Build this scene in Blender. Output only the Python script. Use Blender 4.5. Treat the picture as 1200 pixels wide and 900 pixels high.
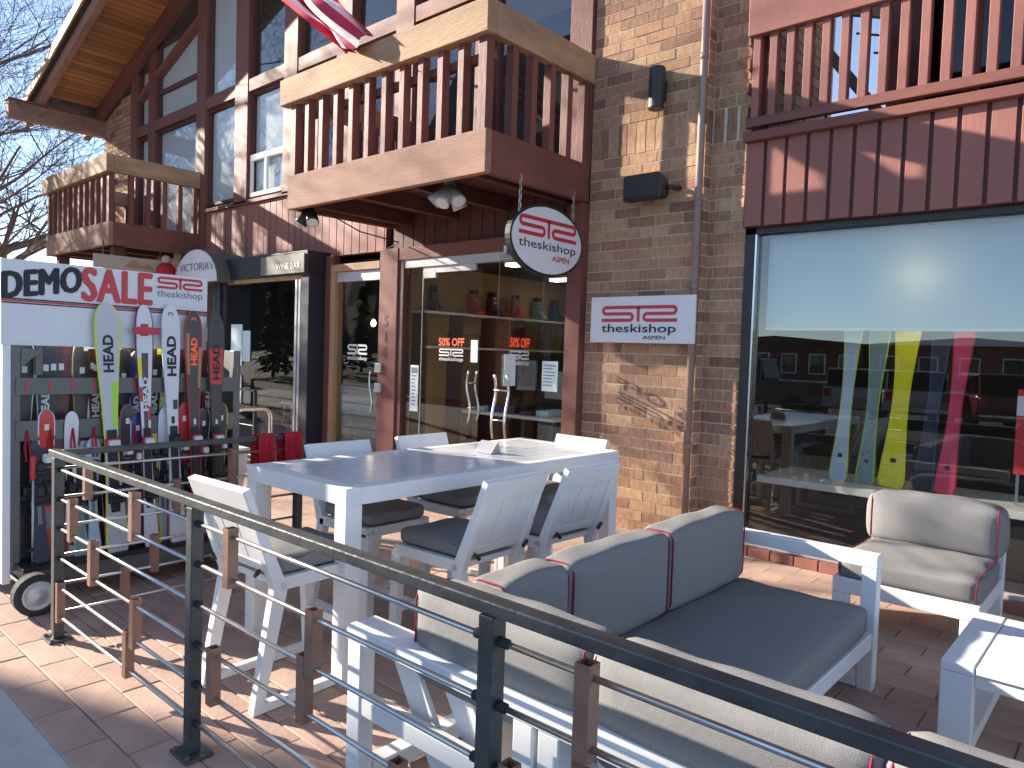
import bpy, bmesh, math, random
from mathutils import Vector, Matrix, Euler
random.seed(7)
scn = bpy.context.scene
COL = scn.collection
R = math.radians
for o in list(bpy.data.objects): bpy.data.objects.remove(o)

# ------------------------------------------------------------------ camera, sky, sun, exposure
cam_d = bpy.data.cameras.new('camera'); cam = bpy.data.objects.new('camera', cam_d); COL.objects.link(cam)
cam_d.sensor_width = 36.0; cam_d.lens = 854.85 / 1200 * 36; cam_d.clip_end = 2000; cam_d.clip_start = 0.05
_r = Vector((0.74697231, 0.66399969, 0.03371612)); _u = Vector((-0.05387734, 0.00990872, 0.9984984)); _w = Vector((-0.66266855, 0.74766719, -0.04317607))
cam.matrix_world = Matrix(((_r.x, _u.x, -_w.x, 0), (_r.y, _u.y, -_w.y, 0), (_r.z, _u.z, -_w.z, 1.70), (0, 0, 0, 1)))
scn.camera = cam
SUN_AZ, SUN_EL = 20.5, 20.4                      # light travels towards +X, 20.5 deg towards the facade
ca, sa, ce, se = math.cos(R(SUN_AZ)), math.sin(R(SUN_AZ)), math.cos(R(SUN_EL)), math.sin(R(SUN_EL))
LDIR = Vector((ca * ce, sa * ce, -se))
world = bpy.data.worlds.new('World'); scn.world = world; world.use_nodes = True
nt = world.node_tree; bg = nt.nodes['Background']
sky = nt.nodes.new('ShaderNodeTexSky'); sky.sky_type = 'NISHITA'; sky.sun_disc = False
sky.sun_elevation = R(SUN_EL); sky.sun_rotation = math.atan2(-LDIR.x, -LDIR.y)
sky.altitude = 2400; sky.air_density = 0.85; sky.dust_density = 0.0; sky.ozone_density = 1.6
hsv = nt.nodes.new('ShaderNodeHueSaturation'); hsv.inputs['Saturation'].default_value = 0.88
nt.links.new(sky.outputs[0], hsv.inputs['Color']); nt.links.new(hsv.outputs[0], bg.inputs[0]); bg.inputs[1].default_value = 0.11
sun_d = bpy.data.lights.new('sun', 'SUN'); sun_d.energy = 4.9; sun_d.angle = R(0.53); sun_d.color = (1.0, 0.90, 0.76)
sun = bpy.data.objects.new('sun', sun_d); COL.objects.link(sun)
sun.rotation_euler = (-LDIR).to_track_quat('Z', 'Y').to_euler(); sun.location = (-20, -10, 15)
vs = scn.view_settings; vs.view_transform = 'Standard'; vs.look = 'None'; vs.gamma = 1; vs.use_curve_mapping = False
vs.exposure = 1.66
scn.render.engine = 'CYCLES'
scn.cycles.transparent_max_bounces = 16; scn.cycles.max_bounces = 8

# ------------------------------------------------------------------ materials
MATS = {}
def _new(name):
    m = bpy.data.materials.new(name); m.use_nodes = True
    n = m.node_tree.nodes; b = n['Principled BSDF']; MATS[name] = m
    return m, n, m.node_tree.links, b
def mat(name, col, rough=0.5, var=0.12, scale=6.0, bump=0.0, bscale=60.0, metal=0.0, stretch=(1, 1, 1), rand=0.0, spec=0.5, col2=None, coat=0.0, emit=0.0, alpha2=None):
    """procedural paint / wood / cloth: noise-driven colour variation, optional per-piece variation and fine relief"""
    m, n, L, b = _new(name)
    tc = n.new('ShaderNodeTexCoord'); mp = n.new('ShaderNodeMapping'); L.new(tc.outputs['Object'], mp.inputs[0]); mp.inputs['Scale'].default_value = stretch
    no = n.new('ShaderNodeTexNoise'); no.inputs['Scale'].default_value = scale; no.inputs['Detail'].default_value = 6; no.inputs['Roughness'].default_value = 0.65
    L.new(mp.outputs[0], no.inputs['Vector'])
    rp = n.new('ShaderNodeValToRGB'); e = rp.color_ramp.elements
    e[0].position = 0.28; e[1].position = 0.72
    a = [max(0, c * (1 - var)) for c in col]; c2 = col2 if col2 else [min(1, c * (1 + var)) for c in col]
    e[0].color = (*a, 1); e[1].color = (*c2, 1)
    L.new(no.outputs[0], rp.inputs[0]); out = rp.outputs[0]
    if rand:
        oi = n.new('ShaderNodeObjectInfo'); ge = n.new('ShaderNodeNewGeometry')
        ad = n.new('ShaderNodeMath'); ad.operation = 'ADD'; L.new(oi.outputs['Random'], ad.inputs[0]); L.new(ge.outputs['Random Per Island'], ad.inputs[1])
        fr = n.new('ShaderNodeMath'); fr.operation = 'FRACT'; L.new(ad.outputs[0], fr.inputs[0])
        mr = n.new('ShaderNodeMapRange'); mr.inputs[3].default_value = 1 - rand; mr.inputs[4].default_value = 1 + rand; L.new(fr.outputs[0], mr.inputs[0])
        hs = n.new('ShaderNodeHueSaturation'); L.new(mr.outputs[0], hs.inputs['Value']); L.new(out, hs.inputs['Color']); out = hs.outputs[0]
    L.new(out, b.inputs['Base Color'])
    b.inputs['Roughness'].default_value = rough; b.inputs['Metallic'].default_value = metal
    b.inputs['Specular IOR Level'].default_value = spec; b.inputs['Coat Weight'].default_value = coat
    if emit: L.new(out, b.inputs['Emission Color']); b.inputs['Emission Strength'].default_value = emit
    rr = n.new('ShaderNodeMapRange'); rr.inputs[3].default_value = max(0, rough - 0.1); rr.inputs[4].default_value = min(1, rough + 0.12); L.new(no.outputs[0], rr.inputs[0]); L.new(rr.outputs[0], b.inputs['Roughness'])
    if bump:
        n2 = n.new('ShaderNodeTexNoise'); n2.inputs['Scale'].default_value = bscale; n2.inputs['Detail'].default_value = 5; L.new(mp.outputs[0], n2.inputs['Vector'])
        bp = n.new('ShaderNodeBump'); bp.inputs['Strength'].default_value = bump; bp.inputs['Distance'].default_value = 0.01
        L.new(n2.outputs[0], bp.inputs['Height']); L.new(bp.outputs[0], b.inputs['Normal'])
    return m
def glass(name, tint=(0.95, 0.965, 0.96), ior=1.45):
    m, n, L, b = _new(name); n.remove(b); o = n['Material Output']
    t = n.new('ShaderNodeBsdfTransparent'); t.inputs[0].default_value = (*tint, 1)
    g = n.new('ShaderNodeBsdfGlossy'); g.inputs['Roughness'].default_value = 0.0
    ge = n.new('ShaderNodeNewGeometry'); dt_ = n.new('ShaderNodeVectorMath'); dt_.operation = 'DOT_PRODUCT'; L.new(ge.outputs['Normal'], dt_.inputs[0]); L.new(ge.outputs['Incoming'], dt_.inputs[1])
    def M(op, a, b=None):
        q = n.new('ShaderNodeMath'); q.operation = op
        for k, v in enumerate((a, b)):
            if v is None: continue
            if isinstance(v, (int, float)): q.inputs[k].default_value = v
            else: L.new(v, q.inputs[k])
        return q.outputs[0]
    f0 = ((ior - 1) / (ior + 1)) ** 2                          # reflectance of one face, the same from either side
    c5 = M('POWER', M('SUBTRACT', 1.0, M('ABSOLUTE', dt_.outputs['Value'])), 5.0)
    fac = M('ADD', M('MULTIPLY', c5, 1 - f0), f0)
    x = n.new('ShaderNodeMixShader'); L.new(fac, x.inputs[0]); L.new(t.outputs[0], x.inputs[1]); L.new(g.outputs[0], x.inputs[2]); L.new(x.outputs[0], o.inputs[0])
    return m
def brick_mat():
    m, n, L, b = _new('brick')
    oi = n.new('ShaderNodeObjectInfo'); ge = n.new('ShaderNodeNewGeometry')
    ad = n.new('ShaderNodeMath'); L.new(oi.outputs['Random'], ad.inputs[0]); L.new(ge.outputs['Random Per Island'], ad.inputs[1])
    fr = n.new('ShaderNodeMath'); fr.operation = 'FRACT'; L.new(ad.outputs[0], fr.inputs[0])
    rp = n.new('ShaderNodeValToRGB'); cr = rp.color_ramp; cr.interpolation = 'LINEAR'
    stops = [(0, (.26, .14, .10)), (.2, (.43, .25, .155)), (.45, (.52, .32, .195)), (.62, (.36, .19, .13)), (.8, (.56, .36, .22)), (1, (.31, .18, .13))]
    while len(cr.elements) < len(stops): cr.elements.new(.5)
    for e, (p, c) in zip(cr.elements, stops): e.position = p; e.color = (*c, 1)
    L.new(fr.outputs[0], rp.inputs[0])
    tc = n.new('ShaderNodeTexCoord'); cmb = n.new('ShaderNodeVectorMath'); L.new(tc.outputs['Object'], cmb.inputs[0]); L.new(oi.outputs['Location'], cmb.inputs[1])
    mp = n.new('ShaderNodeMapping'); mp.inputs['Scale'].default_value = (1.6, 1, .45); L.new(cmb.outputs[0], mp.inputs[0])
    no = n.new('ShaderNodeTexNoise'); no.inputs['Scale'].default_value = 22; no.inputs['Detail'].default_value = 8; no.inputs['Roughness'].default_value = .75; L.new(mp.outputs[0], no.inputs['Vector'])
    mx = n.new('ShaderNodeMix'); mx.data_type = 'RGBA'; mx.blend_type = 'MULTIPLY'
    r2 = n.new('ShaderNodeValToRGB'); r2.color_ramp.elements[0].position = .3; r2.color_ramp.elements[0].color = (.5, .46, .44, 1); r2.color_ramp.elements[1].position = .62; r2.color_ramp.elements[1].color = (1.12, 1.1, 1.06, 1)
    L.new(no.outputs[0], r2.inputs[0]); mx.inputs[0].default_value = .95; L.new(rp.outputs[0], mx.inputs[6]); L.new(r2.outputs[0], mx.inputs[7]); L.new(mx.outputs[2], b.inputs['Base Color'])
    b.inputs['Roughness'].default_value = .9; b.inputs['Specular IOR Level'].default_value = .25
    bp = n.new('ShaderNodeBump'); bp.inputs['Strength'].default_value = .7; bp.inputs['Distance'].default_value = .006; L.new(no.outputs[0], bp.inputs['Height']); L.new(bp.outputs[0], b.inputs['Normal'])
    return m
brick_mat()
def paver_mat():
    m = mat('paver', (.45, .305, .24), .8, .2, 3, .28, 40, rand=.1, spec=.3)
    return m
paver_mat()
mat('paver_joint', (.23, .15, .115), .95, .3, 12, .4, 80)
mat('mortar', (.60, .53, .44), .95, .15, 20, .5, 120)
mat('concrete', (.50, .48, .45), .9, .15, 3, .4, 90)
mat('asphalt', (.055, .055, .058), .9, .25, 2, .5, 120)
mat('road_paint', (.7, .7, .68), .7, .1)
mat('soil', (.14, .12, .09), .95, .3, .3)
mat('red_wood', (.19, .07, .054), .6, .22, 3, .25, 40, stretch=(1, 1, .25), rand=.13, spec=.35)
mat('red_wood_h', (.19, .07, .054), .6, .25, 3, .3, 30, stretch=(.25, .6, 1), rand=.1, spec=.35)
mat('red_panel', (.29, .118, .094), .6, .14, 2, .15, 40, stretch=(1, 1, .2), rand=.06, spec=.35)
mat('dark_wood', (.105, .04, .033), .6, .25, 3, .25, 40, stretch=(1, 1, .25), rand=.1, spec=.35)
mat('rail_wood', (.37, .235, .14), .75, .35, 2.2, .6, 28, stretch=(.35, .6, 2.5), spec=.3, rand=.08)
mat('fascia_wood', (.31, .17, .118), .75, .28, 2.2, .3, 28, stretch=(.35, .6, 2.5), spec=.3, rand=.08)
mat('soffit_wood', (.36, .15, .055), .55, .35, 2.5, .2, 30, stretch=(1, .15, 1), rand=.28, spec=.4)
mat('raw_wood', (.42, .25, .12), .6, .25, 4, .2, 40, stretch=(1, 1, .2))
mat('roofing', (.08, .07, .065), .9, .3, 6, .4)
mat('white_paint', (.78, .78, .77), .38, .04, 3, .05, 70, spec=.5)
mat('table_top', (.74, .745, .75), .16, .03, 3, spec=.6)
mat('white_plastic', (.75, .75, .74), .35, .04, 3)
mat('sign_white', (.72, .72, .74), .35, .04, 2.5, spec=.4)
mat('brushed', (.5, .5, .5), .42, .08, 4, metal=.35, stretch=(1, 1, 12))
mat('steel', (.66, .65, .62), .28, .1, 5, metal=1.0)
mat('rod_steel', (.62, .6, .57), .3, .12, 8, metal=.95)
mat('rail_steel', (.06, .061, .06), .42, .45, 9, .25, 50, metal=.15, spec=.6)
mat('copper_block', (.30, .16, .11), .5, .18, 9, .2, 60, metal=.25, rand=.1)
mat('shade_black', (.02, .02, .02), .6, .1)
mat('cushion', (.232, .224, .217), .92, .09, 60, .35, 420, spec=.15)
mat('cushion_dark', (.085, .08, .08), .92, .1, 60, .35, 420, spec=.15)
mat('piping', (.27, .012, .035), .7, .08, spec=.3)
mat('blue_frame', (.018, .019, .032), .45, .2, 4)
mat('black_metal', (.022, .022, .024), .45, .2, 6)
mat('black_plastic', (.018, .018, .02), .5, .2, 8, .15, 200)
mat('grey_metal', (.14, .138, .132), .5, .15, 4, metal=.3)
mat('pipe_paint', (.27, .19, .165), .42, .1, 3)
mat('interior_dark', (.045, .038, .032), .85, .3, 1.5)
mat('interior_wood', (.36, .20, .075), .6, .3, 2, stretch=(1, 1, .3))
mat('interior_white', (.62, .60, .56), .7, .06)
mat('interior_floor', (.16, .12, .09), .5, .2, 3)
def blind_mat():
    m = mat('blind', (.60, .74, .77), .85, .03, 3, spec=.2); n = m.node_tree.nodes; L = m.node_tree.links; b = n['Principled BSDF']; o = n['Material Output']
    t = n.new('ShaderNodeBsdfTranslucent'); t.inputs[0].default_value = (.7, .72, .68, 1); x = n.new('ShaderNodeMixShader'); x.inputs[0].default_value = .25
    L.new(b.outputs[0], x.inputs[1]); L.new(t.outputs[0], x.inputs[2]); L.new(x.outputs[0], o.inputs[0])
blind_mat()
mat('blind_white', (.78, .78, .77), .85, .03, 3, spec=.2)
mat('paper', (.66, .78, .80), .8, .06, 9)
mat('ink', (.03, .03, .035), .7, .1)
mat('ink_soft', (.20, .22, .26), .7, .1)
mat('logo_red', (.56, .028, .05), .45, .05)
mat('demo_red', (.60, .045, .045), .45, .06)
mat('glowing_orange_vinyl', (.85, .10, .03), .5, .05, emit=.12)  # orange lettering with a faint glow built in, though it is no lamp
mat('white_vinyl', (.72, .72, .70), .5, .05)
mat('red_cloth', (.45, .012, .025), .85, .25, 9, .5, 60)
mat('flag_white', (.74, .70, .68), .85, .06, 6)
mat('flag_red', (.55, .03, .07), .85, .1, 6)
mat('bark', (.115, .085, .068), .95, .3, 14, .6, 60)
mat('bark_far', (.15, .105, .085), .95, .3, 6)
mat('needles', (.035, .055, .028), .9, .4, 2, rand=.3)
mat('tyre', (.03, .03, .03), .85, .2, 20, .3, 90)
mat('rubber', (.02, .02, .02), .8, .2)
mat('chrome', (.5, .5, .5), .25, .05, metal=.8)
mat('lamp_on', (1.0, .78, .42), .5, .02, emit=6.0)
mat('ceiling_lamp', (1.0, .86, .66), .5, .02, emit=2.0)
mat('tail_light', (.45, .02, .02), .3, .1)
mat('board_olive', (.20, .185, .145), .6, .2, 6)
mat('ridge_dark', (.028, .036, .022), .95, .5, .06)
mat('card_grey', (.36, .33, .34), .7, .1)
mat('stone', (.50, .44, .36), .9, .2, 6, .4, 40)
mat('stucco', (.42, .36, .29), .9, .12, 2, .4, 60)
mat('snow', (.8, .82, .85), .8, .04, 2)
glass('glass'); glass('glass_dark', (.45, .5, .5), 1.55); glass('shop_glass', (.93, .945, .94), 1.75); glass('upper_glass', (.93, .95, .96), 1.75); glass('car_glass', (.15, .17, .18), 1.6)
PAL = {}
def pcol(name, c, rough=.35, **k):
    if name not in MATS: mat(name, c, rough, .06, 5, **k)
    return name

# ------------------------------------------------------------------ mesh helpers
WL = {}
def wloc(o): return WL.get(o.name, Vector((0, 0, 0))) if o else Vector((0, 0, 0))
class MB:
    def __init__(s): s.v = []; s.f = []
    def add(s, vs_, fs): k = len(s.v); s.v += [tuple(p) for p in vs_]; s.f += [tuple(i + k for i in f) for f in fs]; return s
    def box(s, x0, x1, y0, y1, z0, z1):
        if x0 > x1: x0, x1 = x1, x0
        if y0 > y1: y0, y1 = y1, y0
        if z0 > z1: z0, z1 = z1, z0
        return s.add([(x0, y0, z0), (x1, y0, z0), (x1, y1, z0), (x0, y1, z0), (x0, y0, z1), (x1, y0, z1), (x1, y1, z1), (x0, y1, z1)],
                     [(0, 3, 2, 1), (4, 5, 6, 7), (0, 1, 5, 4), (1, 2, 6, 5), (2, 3, 7, 6), (3, 0, 4, 7)])
    def bar(s, p, q, w, h, up=(0, 0, 1)):
        """box from p to q, w across, h along up"""
        p, q = Vector(p), Vector(q); d = (q - p).normalized(); up = Vector(up)
        a = d.cross(up); a = a.normalized() if a.length > 1e-5 else Vector((1, 0, 0)); b = a.cross(d).normalized()
        a *= w / 2; b *= h / 2
        return s.add([p - a - b, p + a - b, p + a + b, p - a + b, q - a - b, q + a - b, q + a + b, q - a + b],
                     [(0, 1, 2, 3), (7, 6, 5, 4), (0, 4, 5, 1), (1, 5, 6, 2), (2, 6, 7, 3), (3, 7, 4, 0)])
    def tube(s, pts, r, n=8, cap=True, closed=False):
        pts = [Vector(p) for p in pts]; N = len(pts); rs = r if isinstance(r, (list, tuple)) else [r] * N
        k = len(s.v); prev = None
        for i, p in enumerate(pts):
            if closed: d = pts[(i + 1) % N] - pts[i - 1]
            else: d = pts[min(i + 1, N - 1)] - pts[max(i - 1, 0)]
            d = d.normalized() if d.length > 1e-9 else Vector((0, 0, 1))
            if prev is None:
                a = d.cross(Vector((0, 0, 1))); a = a if a.length > 1e-3 else d.cross(Vector((0, 1, 0)))
            else: a = prev - d * prev.dot(d)
            a = a.normalized() if a.length > 1e-6 else Vector((1, 0, 0)); b = d.cross(a); prev = a
            for j in range(n):
                t = 2 * math.pi * j / n; s.v.append(tuple(p + (a * math.cos(t) + b * math.sin(t)) * rs[i]))
        M = N if closed else N - 1
        for i in range(M):
            i2 = (i + 1) % N
            for j in range(n):
                j2 = (j + 1) % n; s.f.append((k + i * n + j, k + i * n + j2, k + i2 * n + j2, k + i2 * n + j))
        if cap and not closed:
            s.f.append(tuple(k + j for j in reversed(range(n)))); s.f.append(tuple(k + (N - 1) * n + j for j in range(n)))
        return s
    def prism(s, poly, fn, d):
        """2D polygon poly mapped by fn(u, v, depth) and given thickness d"""
        n = len(poly); s.add([fn(u, v, 0) for u, v in poly] + [fn(u, v, d) for u, v in poly],
                             [tuple(range(n)), tuple(range(2 * n - 1, n - 1, -1))] + [(i, i + n, (i + 1) % n + n, (i + 1) % n) for i in range(n)])
        return s
    def lathe(s, prof, c, n=16, axis='Z'):
        k = len(s.v)
        for r, h in prof:
            for j in range(n):
                t = 2 * math.pi * j / n; a, b = r * math.cos(t), r * math.sin(t)
                q = (a, b, h) if axis == 'Z' else ((h, a, b) if axis == 'X' else (b, h, a))
                s.v.append((c[0] + q[0], c[1] + q[1], c[2] + q[2]))
        for i in range(len(prof) - 1):
            for j in range(n): j2 = (j + 1) % n; s.f.append((k + i * n + j, k + i * n + j2, k + (i + 1) * n + j2, k + (i + 1) * n + j))
        s.f.append(tuple(k + j for j in reversed(range(n)))); s.f.append(tuple(k + (len(prof) - 1) * n + j for j in range(n)))
        return s
    def mesh(s, name, off=Vector((0, 0, 0)), smooth=False, fix=True):
        me = bpy.data.meshes.new(name)
        me.from_pydata([(a - off.x, b - off.y, c - off.z) for a, b, c in s.v], [], s.f); me.update()
        if fix:
            bm = bmesh.new(); bm.from_mesh(me); bmesh.ops.recalc_face_normals(bm, faces=bm.faces); bm.to_mesh(me); bm.free()
        if smooth:
            for p in me.polygons: p.use_smooth = True
        return me
    def build(s, name, m, parent=None, bevel=0.0, smooth=False, kind=None, seg=2, fix=True):
        off = wloc(parent)
        o = bpy.data.objects.new(name, s.mesh(name, off, smooth, fix)); COL.objects.link(o); o.data.materials.append(MATS[m])
        if parent: o.parent = parent; WL[o.name] = off
        if bevel:
            b = o.modifiers.new('bevel', 'BEVEL'); b.width = bevel; b.segments = seg; b.limit_method = 'ANGLE'; b.angle_limit = R(35)
        if kind: o['kind'] = kind
        return o
def thing(name, label, cat, loc=(0, 0, 0), group=None):
    o = bpy.data.objects.new(name, None); COL.objects.link(o); o.location = loc; o.empty_display_size = .1
    WL[o.name] = Vector(loc); o['label'] = label; o['category'] = cat
    if group: o['group'] = group
    return o
def tag(o, label, cat, group=None):
    o['label'] = label; o['category'] = cat
    if group: o['group'] = group
    return o
def copy_tree(o, parent=None):
    c = o.copy(); COL.objects.link(c); c.parent = parent
    for ch in [x for x in bpy.data.objects if x.parent == o]: copy_tree(ch, c)
    return c
def piece(name, me, parent, loc, rot=(0, 0, 0), sc=(1, 1, 1)):
    o = bpy.data.objects.new(name, me); COL.objects.link(o); o.parent = parent
    o.location = Vector(loc) - wloc(parent); o.rotation_euler = rot; o.scale = sc
    return o
def part_box(name, m, parent, b, bevel=.004, kind=None): return MB().box(*b).build(name, m, parent, bevel, kind=kind)
_tc = {}
def text2d(t, bold=0.0, spacing=1.0):
    key = (t, bold, spacing)
    if key in _tc: return _tc[key]
    cu = bpy.data.curves.new('t', 'FONT'); cu.body = t; cu.size = 1; cu.offset = bold; cu.space_character = spacing; cu.resolution_u = 3
    o = bpy.data.objects.new('t', cu); COL.objects.link(o); bpy.context.view_layer.update()
    me = bpy.data.meshes.new_from_object(o.evaluated_get(bpy.context.evaluated_depsgraph_get()))
    xs = [v.co.x for v in me.vertices]; ys = [v.co.y for v in me.vertices]; x0, x1, y0, y1 = min(xs), max(xs), min(ys), max(ys)
    r = ([((v.co.x - x0) / (x1 - x0), (v.co.y - y0) / (y1 - y0)) for v in me.vertices], [tuple(p.vertices) for p in me.polygons])
    bpy.data.objects.remove(o); bpy.data.curves.remove(cu); bpy.data.meshes.remove(me); _tc[key] = r
    return r
def lettering(mb, t, fn, u0, u1, v0, v1, bold=0.0, shear=0.0, spacing=1.0):
    """flat print of t filling u0..u1, v0..v1 of the surface mapped by fn(u, v)"""
    vv, ff = text2d(t, bold, spacing)
    return mb.add([fn(u0 + (u1 - u0) * a, v0 + (v1 - v0) * b + shear * a) for a, b in vv], ff)
def stroke(mb, path, w, fn):
    L = []; n = len(path)
    for i in range(n):
        p = Vector(path[i]); d = Vector(path[min(i + 1, n - 1)]) - Vector(path[max(i - 1, 0)]); d.normalize(); q = Vector((-d.y, d.x)) * w / 2
        L.append((p + q, p - q))
    k = len(mb.v)
    for a, b in L: mb.v += [tuple(fn(*a)), tuple(fn(*b))]
    for i in range(n - 1): mb.f.append((k + 2 * i, k + 2 * i + 1, k + 2 * i + 3, k + 2 * i + 2))
def emblem(mb, fn, u0, u1, v0, v1):
    """double-line emblem of the shop: an S and a mirrored S sharing one top bar, with a stem between"""
    W, H = u1 - u0, v1 - v0; w = H * .2; t, m_, b = v1 - w / 2, (v0 + v1) / 2, v0 + w / 2; r = (t - m_) / 2; c = (u0 + u1) / 2
    for sgn in (-1, 1):
        X = lambda a: c + sgn * a
        p = [(X(0), t), (X(W / 2 - r - w / 2), t)]
        p += [(X(W / 2 - r - w / 2 + r * math.sin(a * math.pi / 8)), t - r + r * math.cos(a * math.pi / 8)) for a in range(1, 8)]
        p += [(X(W / 2 - r - w / 2), m_), (X(.075 * W + r), m_)]
        p += [(X(.075 * W + r - r * math.sin(a * math.pi / 8)), m_ - r + r * math.cos(a * math.pi / 8)) for a in range(1, 8)]
        p += [(X(.075 * W + r), b), (X(W / 2), b)]
        stroke(mb, p, w, fn)
    stroke(mb, [(c, t), (c, v0)], w * .95, lambda u, v: fn(u, v))
def cushion_mb(x0, x1, y0, y1, z0, z1, puff=.02, n=14, p=7.0, sag=0.0, seed=0):
    bm = bmesh.new(); bmesh.ops.create_cube(bm, size=2); bmesh.ops.subdivide_edges(bm, edges=bm.edges, cuts=n, use_grid_fill=True)
    hx, hy, hz = (x1 - x0) / 2, (y1 - y0) / 2, (z1 - z0) / 2; rnd = random.Random(seed); ph = [rnd.uniform(0, 6) for _ in range(4)]
    mb = MB(); idx = {}
    mn = min(hx, hy, hz)
    for v in bm.verts:
        a = [v.co.x, v.co.y, v.co.z]; h = [hx, hy, hz]
        rad = min(.038, mn * .7)                                    # round the edges by a fixed radius
        q = [a[i] * h[i] for i in range(3)]; core = [max(-(h[i] - rad), min(h[i] - rad, q[i])) for i in range(3)]
        d = Vector([q[i] - core[i] for i in range(3)]); dl = d.length
        if dl > 1e-6: d = d / dl * rad
        q = [core[i] + d[i] for i in range(3)]
        for i in range(3):
            j, k = (i + 1) % 3, (i + 2) % 3
            q[i] += a[i] * puff * (1 - abs(a[j]) ** 3) * (1 - abs(a[k]) ** 3)
        wr = .004 * math.sin(9 * q[0] + ph[0]) * math.sin(11 * q[1] + ph[1] + 5 * q[2]) + .003 * math.sin(23 * q[0] + 17 * q[1] + ph[2])
        q[2] += wr * (1 if a[2] > 0 else .3)
        idx[v] = len(mb.v); mb.v.append((x0 + hx + q[0], y0 + hy + q[1], z0 + hz + q[2]))
    for f in bm.faces: mb.f.append(tuple(idx[v] for v in f.verts))
    bm.free(); return mb
def ring(ax, x0, x1, y0, y1, z, rc=.05, n=5):
    """rounded rectangle loop in the plane ax = z"""
    P = []
    for cx, cy, t0 in ((x1 - rc, y1 - rc, 0), (x0 + rc, y1 - rc, 90), (x0 + rc, y0 + rc, 180), (x1 - rc, y0 + rc, 270)):
        for i in range(n + 1):
            t = R(t0 + 90 * i / n); P.append((cx + rc * math.cos(t), cy + rc * math.sin(t)))
    return [(a, b, z) if ax == 'Z' else ((z, a, b) if ax == 'X' else (a, z, b)) for a, b in P]
def cushion(name, m, parent, b, pipe_ax, puff=.02, seed=0):
    """cushion with piped seams along the two end faces of axis pipe_ax"""
    o = cushion_mb(*b, puff=puff, seed=seed).build(name, m, parent, smooth=True, fix=False)
    x0, x1, y0, y1, z0, z1 = b; e = -.004
    def loop(pts): MB().tube(pts, .0036, 6, closed=True).build('piping', 'piping', o, smooth=True)
    if pipe_ax == 'X':
        for x in (x0 + .016, x1 - .016): loop(ring('X', y0 - e, y1 + e, z0 - e, z1 + e, x))
    elif pipe_ax == 'Y':
        for y in (y0 + .016, y1 - .016): loop(ring('Y', x0 - e, x1 + e, z0 - e, z1 + e, y))
    else:
        for z in (z0 + .016, z1 - .016): loop(ring('Z', x0 - e, x1 + e, y0 - e, y1 + e, z))
    return o

# ------------------------------------------------------------------ the ground
def sheet(name, m, x0, x1, y0, y1, z, kind='structure'):
    o = MB().add([(x0, y0, z), (x1, y0, z), (x1, y1, z), (x0, y1, z)], [(0, 1, 2, 3)]).build(name, m); o['kind'] = kind; return o
sheet('ground', 'soil', -900, 900, -900, 900, -.16)
street = sheet('street', 'asphalt', -14, 120, -32, -3.2, -.12)
sidewalk = MB().box(-120, 120, -3.2, .985, -.15, -.004).build('sidewalk', 'concrete'); sidewalk['kind'] = 'structure'
MB().box(-120, 120, -38, -32, -.15, 0).build('far_sidewalk', 'concrete')['kind'] = 'structure'
patio = MB().box(-24, 6, .985, 6.3, -.15, -.008).build('patio', 'paver_joint'); patio['kind'] = 'structure'
MB().box(-40, 30, 6.3, 30, -.15, -.02).build('building_ground', 'concrete')['kind'] = 'structure'
PL, PW, G = .385, .19, .005
pm = MB().box(-PL / 2 + G / 2, PL / 2 - G / 2, -PW / 2 + G / 2, PW / 2 - G / 2, -.03, 0).mesh('paver'); 
bm = bmesh.new(); bm.from_mesh(pm); bmesh.ops.bevel(bm, geom=[e for e in bm.edges if all(v.co.z > -.01 for v in e.verts)], offset=.005, segments=1, affect='EDGES'); bm.to_mesh(pm); bm.free(); pm.materials.append(MATS['paver'])
spots = []
for j in range(28):
    y = .985 + PW * (j + .5); sh = (j % 2) * PL / 2
    for i in range(-36, 16):
        x = i * PL + sh
        if -13.5 < x < 2.5: spots.append((x, y))
vis = sorted([s for s in spots if -7.2 < s[0] < 0 and s[1] > -s[0] * .19], key=lambda s: math.hypot(s[0] + 1.2, s[1] - .3))
near = set(vis[:298]); rest = MB()
for x, y in spots:
    z = random.uniform(-.0025, .0015); a = R(random.uniform(-.25, .25))
    if (x, y) in near: piece('paver', pm, patio, (x, y, z), (random.uniform(-.003, .003), random.uniform(-.003, .003), a))
    else: rest.box(x - PL / 2 + G / 2, x + PL / 2 - G / 2, y - PW / 2 + G / 2, y + PW / 2 - G / 2, -.03, z)
rest.build('paver', 'paver', patio, kind='stuff', fix=False)

# unseen dark ridge, added to darken the reflections in the shop glass
hl = MB(); rnd_ = random.Random(4); NA_ = 60
for i in range(NA_ + 1):
    az = R(-84 - 72 * i / NA_); hgt = (52 + 14 * math.sin(i * .35) + 7 * math.sin(i * 1.1 + 1) + rnd_.uniform(-2.5, 2.5)) * min(1, i / 5) * min(1, (NA_ - i) / 8)
    for rr_, zf in ((240, -1), (300, .45), (360, 1), (460, -1)): hl.v.append((rr_ * math.sin(az), rr_ * math.cos(az), hgt * zf if zf > 0 else -1))
hl.f = [(4 * i + j, 4 * i + 4 + j, 4 * i + 5 + j, 4 * i + 1 + j) for i in range(NA_) for j in range(3)]
hl.build('reflection_ridge', 'ridge_dark', None, smooth=False)['kind'] = 'structure'
# ------------------------------------------------------------------ the chalet
bld = thing('chalet_building', 'timber and brick chalet with gabled roof, shop fronts and wooden balconies', 'building', (-8.7, 8, 0))
YW = 6.1
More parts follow.
